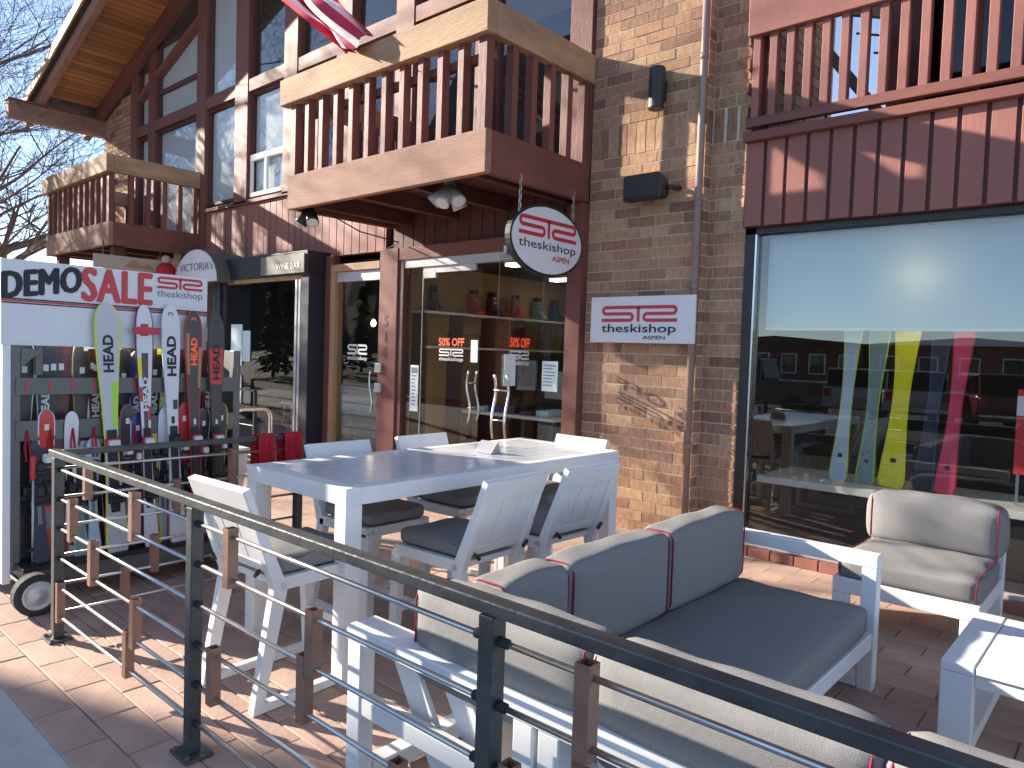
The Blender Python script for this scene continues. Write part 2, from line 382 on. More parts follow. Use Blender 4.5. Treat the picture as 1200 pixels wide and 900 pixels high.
# --- brick end wall with bricks of its own
wall = MB().box(-4.43, -3.172, YW, 6.5, -.02, 9.2).box(-3.172, -2.803, YW + .12, 6.5, -.02, 9.2).build('brick_wall', 'mortar', bld)
BL, BH, J = .3048, .1016, .0105
def brick_mesh(l, h, d=.13):
    me = MB().box(-l / 2, l / 2, -d / 2, d / 2, -h / 2, h / 2).mesh('brick'); me.materials.append(MATS['brick']); return me
full = brick_mesh(BL - J, BH - J); sold = brick_mesh(BH - J, BL - J); cnt = 0; extra = MB()
def put_brick(me, l, h, x, y, z, sx=1):
    global cnt
    y += random.uniform(-.0025, .0025)
    if cnt < 300: piece('brick', me, wall, (x, y, z), (random.uniform(-.006, .006), 0, random.uniform(-.008, .008)), (sx, 1, 1)); cnt += 1
    else: extra.box(x - l / 2, x + l / 2, y - .065, y + .065, z - h / 2, z + h / 2)
for xa, xb, yf in ((-4.43, -3.165, YW), (-3.165, -2.80, YW + .12)):
    row = 0; z = 0.0
    while z < 9.1:
        soldier = abs(z - 3.62) < .06
        if soldier:
            n = int((xb - xa) / BH); w = (xb - xa) / n
            for i in range(n): put_brick(sold, BH - J, BL - J, xa + w * (i + .5), yf + .059, z + BL / 2, (w - J) / (BH - J))
            z += BL
        else:
            x = xa - (BL / 2 if row % 2 else 0) + (.06 if yf > YW else 0) - (BL if yf > YW else 0)
            while x < xb - .02:
                a, b = max(x, xa), min(x + BL, xb)
                if b - a > .03: put_brick(full, b - a - J, BH - J, (a + b) / 2, yf + .059, z + BH / 2, (b - a - J) / (BL - J))
                x += BL
            z += BH
        row += 1
if extra.v: extra.build('brick', 'brick', wall, kind='stuff', fix=False)
# side return of the wall above the terrace
ret = MB()
for r_ in range(30):
    z = 3.7 + r_ * BH
    for k in range(6):
        y = 6.25 + k * BL - (BL / 2 if r_ % 2 else 0)
        ret.box(-2.81, -2.79, y + J / 2, y + BL - J / 2, z + J / 2, z + BH - J / 2)
MB().box(-3.2, -2.80, 6.5, 8.2, 3.6, 9.2).build('side_wall', 'mortar', bld); ret.build('brick', 'brick', wall, kind='stuff', fix=False)
dp = MB().tube([(-3.19, YW - .06, 8), (-3.19, YW - .06, .02)], .034, 14)
pipe = dp.build('downpipe', 'pipe_paint', bld, smooth=True)
for z in (.9, 2.35, 3.1, 4.4):
    MB().tube([(-3.19, YW - .06, z - .03), (-3.19, YW - .06, z + .03)], .038, 14).build('pipe_collar', 'pipe_paint', pipe, smooth=True)
# --- upper gable wall: red-brown frame with panes and blinds
core = MB().box(-17.6, -16.05, YW + .02, 6.4, 0, 6.55).build('gable_brick', 'mortar', bld)
gb = MB(); rw = 0; z = 3.0
while z < 6.75:
    x = -17.6 - (BL / 2 if rw % 2 else 0)
    while x < -16.06:
        a, b = max(x, -17.6), min(x + BL, -16.06)
        if b - a > .03: gb.box(a + J / 2, b - J / 2, YW, YW + .05, z + J / 2, z + BH - J / 2)
        x += BL
    z += BH; rw += 1
gb.build('brick', 'brick', core, kind='stuff', fix=False)
SL = .34
def roof_z(x): return 6.55 + SL * (x + 17.6) if x < -8.7 else 6.55 + SL * 8.9 - SL * (x + 8.7)
posts = [(-16.06, -15.78), (-15.2, -14.9), (-13.12, -12.78), (-11.72, -11.3), (-10.22, -9.85), (-8.85, -8.5), (-7.55, -7.2), (-6.1, -5.85), (-4.72, -4.44)]
for a, b in posts:
    zb = 3.6 if a > -9 else (4.0 if a > -13 else 3.3)
    MB().box(a, b, YW - .05, YW + .12, zb, roof_z((a + b) / 2)).build('wall_post', 'red_wood', bld, .006)
for i in range(len(posts) - 1):
    a, b = posts[i][1], posts[i + 1][0]
    MB().box(a, b, YW - .04, YW + .1, 5.78, 5.98).build('wall_beam', 'red_wood_h' if i else 'red_wood', bld, .006)
    if i in (0, 1):                                                       # sloping transom rails under the roof
        MB().bar((a, YW + .03, roof_z(a) - .62), (b, YW + .03, roof_z(b) - .62), .14, .12).build('sloping_rail', 'red_wood_h', bld)
    wz0 = 4.10 if -13.2 < a < -9 else (3.62 if a > -9 else 3.5)
    for z0, z1, up in ((wz0, 5.78, 0), (5.98, min(roof_z(a), roof_z(b)) - .03, 1)):
        w = MB()
        for x in (a, b - .05): w.box(x, x + .05, YW + .02, YW + .1, z0 + .05, z1 - .05)
        w.box(a, b, YW + .02, YW + .1, z0, z0 + .05); w.box(a, b, YW + .02, YW + .1, z1 - .05, z1)
        wo = w.build('window_frame', 'dark_wood', bld, .004)
        MB().box(a + .05, b - .05, YW + .06, YW + .066, z0 + .05, z1 - .05).build('pane', 'upper_glass', wo)
        if i < 3 or up == 0 and i in (2, 3): MB().box(a + .06, b - .06, YW + .085, YW + .09, z0 + .06, z1 - .06).build('blind', 'blind_white', wo)
        if i == 1 and up: MB().box(a, b, YW + .03, YW + .09, 6.48, 6.56).build('glazing_bar', 'dark_wood', wo)
    if up and roof_z(b) - roof_z(a) > 0 and i < 5:                        # triangular light above
        lo, hi = min(roof_z(a), roof_z(b)), max(roof_z(a), roof_z(b))
        MB().prism([(a, lo - .03), (b, lo - .03), (b, hi - .03)], lambda u, v, d: (u, YW + .07 + d, v), .006).build('gable_pane', 'upper_glass', bld)
# sliding sash of the window over the siding
sx = MB().box(-11.26, -10.2, YW - .015, YW + .03, 4.08, 4.15).box(-11.26, -10.2, YW - .015, YW + .03, 4.66, 4.76).box(-10.82, -10.74, YW - .012, YW + .028, 4.15, 4.66).box(-11.26, -11.2, YW - .01, YW + .03, 4.15, 4.66).box(-10.26, -10.2, YW - .01, YW + .03, 4.15, 4.66)
sx.build('window_sash', 'blind_white', bld, .004)
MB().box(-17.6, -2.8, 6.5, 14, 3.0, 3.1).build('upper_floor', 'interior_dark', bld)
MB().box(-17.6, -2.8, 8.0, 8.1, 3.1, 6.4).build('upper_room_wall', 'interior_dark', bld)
# --- vertical siding, board by board
def siding(x0, x1, z0, z1, w, m, y=YW, gap=.012, cap=True, batten=False):
    sd = MB().box(x0, x1, y + .02, y + .08, z0, z1).build('siding', 'dark_wood', bld)
    x = x0
    while x < x1 - .02:
        e = min(x + w, x1)
        if batten:
            MB().box(x, e - .035, y - .004 + random.uniform(0, .003), y + .02, z0, z1).build('board', m, sd, .003)
            MB().box(e - .035, e, y - .022, y + .02, z0, z1).build('batten', m, sd, .003)
        else: MB().box(x + gap / 2, e - gap / 2, y - .004 + random.uniform(0, .004), y + .02, z0 + random.uniform(0, .006), z1).build('board', m, sd, .003)
        x += w
    if cap: MB().box(x0, x1, y - .05, y + .03, z1, z1 + .06).build('sill_cap', 'red_wood_h', sd, .005)
    return sd
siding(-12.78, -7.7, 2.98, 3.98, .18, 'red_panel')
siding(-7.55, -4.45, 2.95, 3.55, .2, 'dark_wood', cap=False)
siding(-2.80, 2.2, 2.86, 3.58, .18, 'red_panel', y=YW + .02, gap=.03, cap=False)
MB().box(-2.80, 2.2, YW - .045, YW + .2, 3.58, 3.66).build('ledge', 'red_wood_h', bld, .006)
# --- front balconies
def balcony(x0, x1, y0=4.556, yb=YW - .02):
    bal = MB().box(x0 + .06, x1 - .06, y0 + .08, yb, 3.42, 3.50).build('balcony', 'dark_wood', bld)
    MB().box(x0, x1, y0, y0 + .075, 3.245, 3.625).build('fascia', 'fascia_wood', bal, .008)
    for x in (x0, x1 - .075): MB().box(x, x + .075, y0 + .075, yb, 3.247, 3.622).build('side_fascia', 'red_wood_h', bal, .006)
    MB().box(x0 - .12, x1 + .03, y0 - .05, y0 + .07, 4.42, 4.71).build('handrail', 'rail_wood', bal, .01)
    MB().box(x1 - .07, x1 + .028, y0 + .072, yb, 4.422, 4.707).build('side_handrail', 'rail_wood', bal, .01)
    MB().box(x0 - .1, x0, y0 + .072, yb, 4.422, 4.707).build('side_handrail', 'rail_wood', bal, .01)
    n = int((x1 - x0) / .285); me = None
    def bal_at(x, y, w=.07, d=.09):
        b = MB().box(x - w / 2, x + w / 2, y - d / 2, y + d / 2, 3.50, 4.45).build('baluster', 'red_wood', bal, .004); return b
    for i in range(n + 1): bal_at(x0 + .08 + (x1 - x0 - .16) * i / n, y0 + .055, .1 if i in (0, n) else .075)
    for s in (x0 + .05, x1 - .05):
        k = 5
        for i in range(k): bal_at(s, y0 + .36 + (yb - y0 - .45) * i / (k - 1), .09, .075)
    MB().box(x0 + .05, x1 - .05, y0 + .1, y0 + .16, 4.25, 4.33).build('inner_rail', 'red_wood_h', bal, .004)
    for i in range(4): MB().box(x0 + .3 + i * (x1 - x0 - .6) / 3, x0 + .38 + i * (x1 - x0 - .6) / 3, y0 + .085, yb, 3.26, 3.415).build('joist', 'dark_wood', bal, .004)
    return bal
balcony(-7.57, -4.43)
balcony(-16.1, -12.95)
# --- roof with board soffit, rake boards, lookout beam
roof = MB()
for xa, xb in ((-18.1, -8.7), (-8.7, .9)):
    roof.add([(xa, 4.72, roof_z(xa) + .16), (xb, 4.72, roof_z(xb) + .16), (xb, 15, roof_z(xb) + .16), (xa, 15, roof_z(xa) + .16),
              (xa, 4.72, roof_z(xa) + .3), (xb, 4.72, roof_z(xb) + .3), (xb, 15, roof_z(xb) + .3), (xa, 15, roof_z(xa) + .3)],
             [(0, 3, 2, 1), (4, 5, 6, 7), (0, 1, 5, 4), (1, 2, 6, 5), (2, 3, 7, 6), (3, 0, 4, 7)])
ro = roof.build('roof', 'roofing', bld)
x = -17.55
while x < -8.75:
    c = x + .065
    MB().bar((c, 4.8, roof_z(c) + .135), (c, 6.16, roof_z(c) + .135), .128, .03, up=(-SL, 0, 1)).build('soffit_plank', 'soffit_wood', ro)
    x += .134
for y, w, h, dz, m, nm in ((4.69, .04, .2, .2, 'raw_wood', 'rake_board'), (4.86, .12, .26, .02, 'fascia_wood', 'rake_beam'), (5.98, .14, .28, 0, 'red_wood_h', 'rake_beam')):
    MB().bar((-18.4, y, roof_z(-18.4) + dz), (-8.7, y, roof_z(-8.7) + dz), w, h).build(nm, m, ro, .008)
    MB().bar((-8.7, y, roof_z(-8.7) + dz), (.9, y, roof_z(.9) + dz), w, h).build(nm, m, ro, .008)
MB().box(-17.72, -17.5, 4.28, 6.16, 6.1, 6.43).build('eave_beam', 'fascia_wood', ro, .008)
MB().box(-17.74, -17.48, 4.26, 5.0, 6.432, 6.47).build('beam_flashing', 'red_wood_h', ro)
# --- right-hand terrace above the big window
ter = MB().box(-2.79, 2.2, 6.35, 12, 3.45, 3.55).build('terrace', 'interior_dark', bld)
MB().box(-2.79, 2.2, YW - .06, YW + .03, 4.465, 4.85).build('handrail', 'red_panel', ter, .008)
MB().box(-2.79, 2.2, YW - .035, YW + .03, 3.70, 3.78).build('bottom_rail', 'red_wood_h', ter, .006)
for i in range(32): 
    x = -2.72 + i * .1435
    if x < 2.1: MB().box(x - .032, x + .032, YW - .02, YW + .06, 3.78, 4.47).build('baluster', 'red_panel', ter, .004)
for x in (-2.70, -1.15, .6): MB().box(x - .05, x + .05, YW + .1, YW + .2, 3.55, 4.6).build('rail_post', 'red_wood', ter, .004)
MB().bar((-3.0, 8.0, 5.25), (-1.9, 8.0, 3.75), .1, .1).build('stair_stringer', 'grey_metal', ter)
for i in range(6): MB().tube([(-2.9 + .18 * i, 8.05, 5.6 - .24 * i), (-2.0 + .18 * i, 8.4, 5.4 - .24 * i)], .012, 6).build('stay_wire', 'grey_metal', ter)
MB().box(-2.02, 2.2, 7.6, 7.7, 3.55, 6.4).build('penthouse_wall', 'dark_wood', ter)
MB().box(-2.2, 2.3, 6.6, 9, 5.9, 6.05).build('penthouse_roof', 'soffit_wood', ter)
MB().box(-1.75, -.8, 7.56, 7.59, 3.6, 5.7).build('penthouse_glazing', 'glass_dark', ter)
MB().box(-1.90, -1.78, 6.9, 7.02, 3.55, 5.9).build('penthouse_post', 'red_wood', ter)
MB().box(-1.9, -1.55, 7.9, 8.3, 3.55, 4.1).build('chimney_box', 'grey_metal', ter)

# --- rooms behind the glass
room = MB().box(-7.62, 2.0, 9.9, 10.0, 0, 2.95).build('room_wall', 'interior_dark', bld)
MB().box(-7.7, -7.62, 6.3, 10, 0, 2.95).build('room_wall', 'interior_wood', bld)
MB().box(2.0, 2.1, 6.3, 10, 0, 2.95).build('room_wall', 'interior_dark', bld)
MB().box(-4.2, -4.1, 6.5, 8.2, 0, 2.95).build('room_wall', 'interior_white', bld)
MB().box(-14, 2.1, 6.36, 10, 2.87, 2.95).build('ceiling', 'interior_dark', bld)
MB().box(-14, 2.1, 6.2, 10, -.018, -.006).build('shop_floor', 'interior_floor', bld)
MB().box(-13.9, -7.7, 9.0, 9.1, 0, 2.95).build('room_wall', 'interior_dark', bld)
MB().box(-12.6, -12.5, 6.35, 9.0, 0, 2.95).build('room_wall', 'interior_dark', bld)
for x, y in ((-6.2, 7.2), (-5.6, 8.6), (-6.9, 9.0)):
    MB().box(x - .3, x + .3, y - .08, y + .08, 2.83, 2.868).build('ceiling_light', 'ceiling_lamp', bld)

# --- big shop window
wn = MB().box(-2.80, -2.70, YW + .10, YW + .22, .12, 2.86).box(-2.80, 2.2, YW + .10, YW + .22, 2.80, 2.86).box(-2.80, 2.2, YW + .09, YW + .22, .12, .19).box(2.1, 2.2, YW + .1, YW + .22, .19, 2.8).build('shop_window', 'black_metal', bld, .004)
MB().box(-2.70, 2.1, YW + .15, YW + .158, .19, 2.80).build('pane', 'shop_glass', wn)
MB().box(-2.705, -2.69, YW + .095, YW + .15, .19, 2.80).build('glazing_bead', 'steel', wn)
MB().box(-2.79, 2.2, YW + .02, YW + .3, .085, .12).build('window_sill', 'brushed', wn, .004)
bs = MB()
for i in range(24): bs.box(-2.79 + i * .2, -2.80 + (i + 1) * .2, YW - .02, YW + .03, 0, .083)
for i in range(24): MB().box(-2.79 + i * .2, -2.80 + (i + 1) * .2, YW - .02, YW + .03, 0, .083).build('base_brick', 'red_panel', wn, .004)
MB().box(-2.79, 2.2, YW + .03, YW + .2, 0, .08).build('window_base', 'mortar', wn)
MB().box(-2.66, 2.05, YW + .30, YW + .304, 1.985, 2.80).build('roller_blind', 'blind', wn)
MB().tube([(-2.66, YW + .302, 1.985), (2.05, YW + .302, 1.985)], .012, 8).build('blind_rod', 'blind_white', wn)
bl = thing('ceiling_lamp', 'lit lamp glowing through the roller blind of the shop window', 'lamp', (-1.45, 6.75, 2.45))
MB().box(-1.62, -1.28, 6.55, 6.70, 2.34, 2.50).build('diffuser', 'lamp_on', bl, .01); MB().tube([(-1.45, 6.65, 2.5), (-1.45, 6.65, 2.87)], .01, 6).build('stem', 'black_metal', bl)
MB().box(-2.7, 2.1, 6.45, 7.3, .60, .66).build('display_ledge', 'interior_white', wn, .004)
MB().box(-2.7, 2.1, 6.62, 6.70, .0, .6).build('display_plinth', 'interior_dark', wn)

# --- shop entrance: fixed lights and two frameless leaves, the right one standing open
ent = MB().box(-7.30, -4.60, 6.02, 6.12, 2.72, 2.82).build('entrance_header', 'brushed', bld, .003)
MB().box(-7.68, -7.32, 5.99, 6.16, 0, 2.98).build('door_post', 'red_wood', bld, .006)
MB().box(-7.32, -7.22, 6.01, 6.14, 0, 2.86).build('door_jamb', 'dark_wood', bld, .004)
MB().box(-4.62, -4.435, 6.00, 6.14, 0, 3.24).build('door_post', 'red_wood', bld, .006)
MB().box(-7.32, -4.62, 6.0, 6.15, 2.82, 2.98).build('door_beam', 'red_wood_h', bld, .006)
for a, b in ((-7.20, -6.90), (-4.98, -4.63)):
    MB().box(a, b, 6.06, 6.068, .02, 2.72).build('side_light', 'glass', ent)
MB().box(-6.905, -6.895, 6.055, 6.073, .02, 2.72).build('glazing_seam', 'steel', ent)
def leaf(nm, loc, rz, flip):
    lf = bpy.data.objects.new(nm, MB().box(0, 1.0, -.005, .005, .02, 2.66).mesh(nm)); COL.objects.link(lf); lf.data.materials.append(MATS['glass']); lf.parent = bld
    lf.location = Vector(loc) - wloc(bld); lf.rotation_euler = (0, 0, rz); WL[lf.name] = Vector((0, 0, 0))
    def sub(mb, n, m, **k): o = mb.build(n, m, None, **k); o.parent = lf; return o
    sub(MB().box(0, .22, -.018, .018, 2.58, 2.70), 'patch_fitting', 'brushed', bevel=.003)
    sub(MB().box(.02, .98, -.013, .013, .02, .12), 'kick_rail', 'brushed', bevel=.003)
    sub(MB().box(.0, .9, -.016, .016, 2.64, 2.72), 'top_rail', 'brushed', bevel=.003)
    for y in (-.07, .07):
        pts = [(.9 + .035 * math.sin(2 * math.pi * t / 12), y, .86 + .62 * t / 12) for t in range(13)]
        h = sub(MB().tube(pts, .013, 8), 'handle', 'steel', smooth=True)
    for z in (1.04, 1.33): sub(MB().tube([(.9, -.07, z), (.9, .07, z)], .008, 8), 'handle_bolt', 'steel', smooth=True)
    s = 1 if flip else -1
    fn = lambda u, v: (u, s * .0075, v)
    q = MB(); lettering(q, '50% OFF', fn, *((.30, .74) if not flip else (.74, .30)), 1.75, 1.85, bold=.03); sub(q, 'lettering', 'glowing_orange_vinyl')
    q = MB(); a, b = (.31, .73) if not flip else (.73, .31)
    emblem(q, fn, min(a, b), max(a, b), 1.63, 1.72); lettering(q, 'theskishop', fn, a, b, 1.56, 1.62, bold=.01); sub(q, 'lettering', 'white_vinyl')
    return lf, sub
lf, sub = leaf('door_leaf', (-6.88, 6.06, 0), 0, False)
sub(MB().box(.86, .97, -.012, -.007, 1.57, 1.83), 'notice', 'paper')
lf, sub = leaf('door_leaf', (-4.97, 6.06, 0), R(-75.5), True)
sub(MB().box(.62, .86, .009, .014, 1.37, 1.68), 'notice', 'paper')
sl = MB().box(-7.08, -6.93, 6.045, 6.05, .92, 1.50).build('notice', 'paper', ent)
q = MB(); q.box(-7.06, -6.95, 6.040, 6.043, 1.40, 1.47); [q.box(-7.05, -6.96 - random.uniform(0, .05), 6.040, 6.043, z, z + .014) for z in [1.36 - .045 * i for i in range(9)]]; q.build('notice_print', 'ink_soft', sl)
sr = MB().box(-4.93, -4.72, 6.04, 6.045, 1.30, 1.62).build('notice', 'paper', ent)
q = MB(); [q.box(-4.91, -4.74 - random.uniform(0, .06), 6.036, 6.039, z, z + .01) for z in [1.57 - .035 * i for i in range(7)]]; q.build('notice_print', 'ink_soft', sr)
q = MB()
for i, ch in enumerate('516'): lettering(q, ch, lambda u, v: (u, 5.985, v), -7.57 + (.03 if ch == '1' else 0), -7.48 - (.025 if ch == '1' else 0), 1.98 - .2 * i, 2.12 - .2 * i, bold=.02)
q.build('house_number', 'dark_wood', bld)
# narrow side door with raw wood casing
nd = MB().box(-8.78, -8.68, 5.99, 6.14, 0, 2.84).box(-8.68, -7.69, 5.99, 6.14, 2.74, 2.84).build('side_door', 'raw_wood', bld, .004)
MB().box(-8.68, -7.69, 6.03, 6.09, 2.60, 2.735).build('closer_rail', 'brushed', nd, .003)
MB().box(-8.66, -7.70, 6.05, 6.058, .05, 2.6).build('pane', 'glass', nd)
q = MB(); fn = lambda u, v: (u, 6.044, v); emblem(q, fn, -8.42, -7.98, 1.60, 1.74); lettering(q, 'theskishop', fn, -8.42, -7.98, 1.51, 1.58, bold=.01); q.build('lettering', 'white_vinyl', nd)
MB().tube([(-7.80 + .03 * math.sin(t * .5), 5.98, .8 + .05 * t) for t in range(13)], .014, 8).build('handle', 'steel', nd, smooth=True)
for z in (1.38, 1.12): MB().box(-7.70, -7.58, 5.955, 5.99, z, z + .12).build('door_latch', 'brushed', bld, .004)
MB().box(-9.3, -8.78, 6.02, 6.15, 0, 2.98).build('wall_panel', 'red_wood', bld, .005)
MB().box(-7.76, -7.70, 6.16, 9, 0, 2.9).build('room_wall', 'interior_dark', bld)
# wine bar front, a dark blue box
wb = MB().box(-11.75, -8.95, 5.72, 6.2, 2.70, 3.03).build('bar_front', 'blue_frame', bld, .006)
for a, b in ((-9.15, -8.95), (-11.75, -11.35)): MB().box(a, b, 5.75, 6.2, 0, 2.70).build('bar_post', 'blue_frame', wb, .006)
for a in (-11.62, -11.5): MB().tube([(a, 5.72, 0), (a, 5.72, 2.7)], .035, 10).build('post_pipe', 'grey_metal', wb, smooth=True)
MB().box(-11.35, -9.15, 5.78, 5.84, 2.64, 2.70).build('window_head', 'raw_wood', wb, .003)
for a in (-9.24, -9.33): MB().box(a, a + .05, 5.77, 5.83, 0, 2.64).build('window_stile', 'brushed', wb, .003)
MB().box(-11.33, -9.35, 5.8, 5.808, .5, 2.64).build('pane', 'glass', wb)
MB().box(-11.35, -9.15, 5.78, 5.9, 0, .5).build('stall_riser', 'blue_frame', wb)
MB().box(-10.15, -8.99, 5.690, 5.715, 2.72, 2.99).build('name_board', 'board_olive', wb, .003)
q = MB(); lettering(q, 'WINE BAR', lambda u, v: (u, 5.684, v), -9.72, -9.08, 2.78, 2.87, bold=.02); q.build('lettering', 'white_vinyl', wb)
for a, b, z0, z1 in ((-11.2, -10.85, 1.35, 2.0), (-10.83, -10.6, 1.42, 1.9), (-11.1, -10.85, .75, 1.2)): MB().box(a, b, 5.785, 5.79, z0, z1).build('notice', 'paper', wb)
# arched canopy with a name
arc = []
for i in range(13): t = math.pi * i / 12; arc.append((-11.9 + .78 * math.cos(t), 2.66 + .56 * math.sin(t)))
cn = MB().prism(arc, lambda u, v, d: (u, 5.52 + d, v), .55).build('arched_canopy', 'grey_metal', bld, smooth=False)
MB().prism([(u * 1 + (u + 11.9) * -.04, 2.67 + (v - 2.66) * .96) for u, v in arc], lambda u, v, d: (u, 5.512 - d, v), .006).build('canopy_face', 'sign_white', cn)
q = MB(); lettering(q, "VICTORIA's", lambda u, v: (u, 5.498, v), -12.45, -11.28, 2.86, 2.99); q.build('lettering', 'ink_soft', cn)
# ground floor under the left balcony
MB().box(-17.6, -13.9, YW + .05, 6.3, 0, 3.55).build('stone_wall', 'stone', bld)
MB().box(-13.9, -11.76, YW + .08, 6.3, 0, 3.55).build('dark_wall', 'dark_wood', bld)
for x in (-15.9, -13.2): MB().box(x - .09, x + .09, 4.7, 4.88, 0, 3.25).build('balcony_post', 'dark_wood', bld, .006)

# ------------------------------------------------------------------ patio railing
YR, XR = 1.36, -4.60
rl = thing('patio_railing', 'dark steel patio railing with thin rods and copper coloured spacer blocks', 'railing', (-2.5, YR, 0))
MB().box(-4.655, 1.6, YR - .026, YR + .026, 1.032, 1.07).build('handrail', 'rail_steel', rl, .006)
MB().box(XR - .026, XR + .026, YR + .028, 2.93, 1.033, 1.068).build('handrail', 'rail_steel', rl, .006)
RZ = [.965, .80, .635, .468, .302, .14]
def post(x, y):
    p = MB().box(x - .026, x + .026, y - .026, y + .026, .012, 1.03).build('post', 'rail_steel', rl, .004)
    MB().box(x - .075, x + .075, y - .06, y + .06, 0, .012).build('base_plate', 'rail_steel', p, .003)
    for sx_ in (-1, 1):
        for sy in (-1, 1): MB().lathe([(.01, 0), (.01, .012)], (x + sx_ * .055, y + sy * .043, .012), 6).build('anchor_bolt', 'grey_metal', p)
    return p
PX = [-4.57, -2.905, -1.245, .42]
for x in PX: post(x, YR)
post(XR, 2.90)
for a, b in zip(PX[:-1], PX[1:]):
    for z in RZ:
        MB().tube([(a + .02, YR, z), (b - .02, YR, z)], .0085, 10).build('rod', 'rod_steel', rl, smooth=True)
        for x in (a + .04, b - .04): MB().tube([(x - .016, YR, z), (x + .016, YR, z)], .014, 8).build('rod_sleeve', 'rubber', rl, smooth=True)
for z in RZ: MB().tube([(XR, YR + .03, z), (XR, 2.88, z)], .0085, 8).build('rod', 'rod_steel', rl, smooth=True)
def block(x, y, i, dirx=True):
    """hollow square spacer clamped over rods i and i+1"""
    z0, z1 = RZ[i + 1] - .032, RZ[i] + .032; h = .021; t = .004; m = MB()
    m.box(x - h, x + h, y - h, y - h + t, z0, z1).box(x - h, x + h, y + h - t, y + h, z0, z1).box(x - h, x - h + t, y - h + t, y + h - t, z0, z1).box(x + h - t, x + h, y - h + t, y + h - t, z0, z1)
    b = m.build('spacer_block', 'copper_block', rl, fix=False)
    MB().box(x - h + t, x + h - t, y - h + t, y + h - t, z0 + .01, z1 - .02).build('hollow_shade', 'shade_black', b)  # black filler stands for the shade inside the hollow block
for x, i in ((-3.515, 0), (-4.335, 1), (-4.03, 2), (-4.53, 4), (-3.49, 3), (-3.57, 4), (-2.61, 0), (-2.73, 3), (-2.045, 1), (-2.09, 2), (-1.6, 3), (-.945, 0), (-1.17, 2), (-.5, 1), (-.2, 3), (.1, 0)):
    block(x, YR, i)
for y, i in ((1.52, 0), (1.73, 4), (1.90, 3), (2.03, 1), (2.4, 0), (2.62, 2)): block(XR, y, i)
for k, (y0, y1, lb) in enumerate(((2.56, 2.68, 'red cloth draped double over the short steel railing, beside the chrome tube frame'), (2.76, 2.90, 'red cloth draped over the railing end beside the last steel post'))):
    m = MB(); n = 9; pr = []
    zt = 1.072
    for side in (1, -1):
        pass
    prof = [(.05, .86 - .03 * k), (.048, .95), (.044, 1.03), (.036, zt + .004), (0, zt + .012), (-.036, zt + .004), (-.044, 1.02), (-.05, .94), (-.055, .84 + .02 * k)]
    for i in range(n):
        y = y0 + (y1 - y0) * i / (n - 1)
        for j, (dx, z) in enumerate(prof):
            f = .010 * math.sin(i * 1.9 + k) * (1 if j not in (3, 4, 5) else .15)
            pr.append((XR + dx + (f if dx > 0 else -f) + (.008 if dx > 0 else -.008 if dx < 0 else 0), y + .006 * math.sin(z * 30), z + (.012 * math.sin(i * 1.3) if j in (0, 8) else 0)))
    fs = [(i * 9 + j, i * 9 + j + 1, (i + 1) * 9 + j + 1, (i + 1) * 9 + j) for i in range(n - 1) for j in range(8)]
    o = m.add(pr, fs).build('red_cloth', 'red_cloth', None, smooth=True); so = o.modifiers.new('s', 'SOLIDIFY'); so.thickness = .006
    tag(o, lb, 'cloth', 'red cloths on the railing')

# ------------------------------------------------------------------ bar table and chairs
tb = thing('bar_table', 'long white bar height table with square legs and glossy plank top', 'table', (-3.45, 3.35, 0))
TX0, TX1, TY0, TY1, TZ = -3.93, -2.96, 2.14, 4.56, 1.0
MB().box(TX0, TX1, TY0, TY0 + .09, TZ - .09, TZ).box(TX0, TX1, TY1 - .09, TY1, TZ - .09, TZ).box(TX0, TX0 + .09, TY0 + .09, TY1 - .09, TZ - .09, TZ - .001).box(TX1 - .09, TX1, TY0 + .09, TY1 - .09, TZ - .09, TZ - .001).build('table_frame', 'white_paint', tb, .004)
for i in range(6):
    w = (TX1 - TX0 - .18) / 6; a = TX0 + .09 + w * i
    MB().box(a + .0015, a + w - .0015, TY0 + .092, TY1 - .092, TZ - .03, TZ - .002).build('plank', 'table_top' if 'table_top' in MATS else 'white_plastic', tb, .002)
for x in (TX0, TX1 - .1):
    for y in (TY0, TY1 - .1): MB().box(x + .001, x + .099, y + .001, y + .099, 0, TZ - .09).build('leg', 'white_paint', tb, .005)
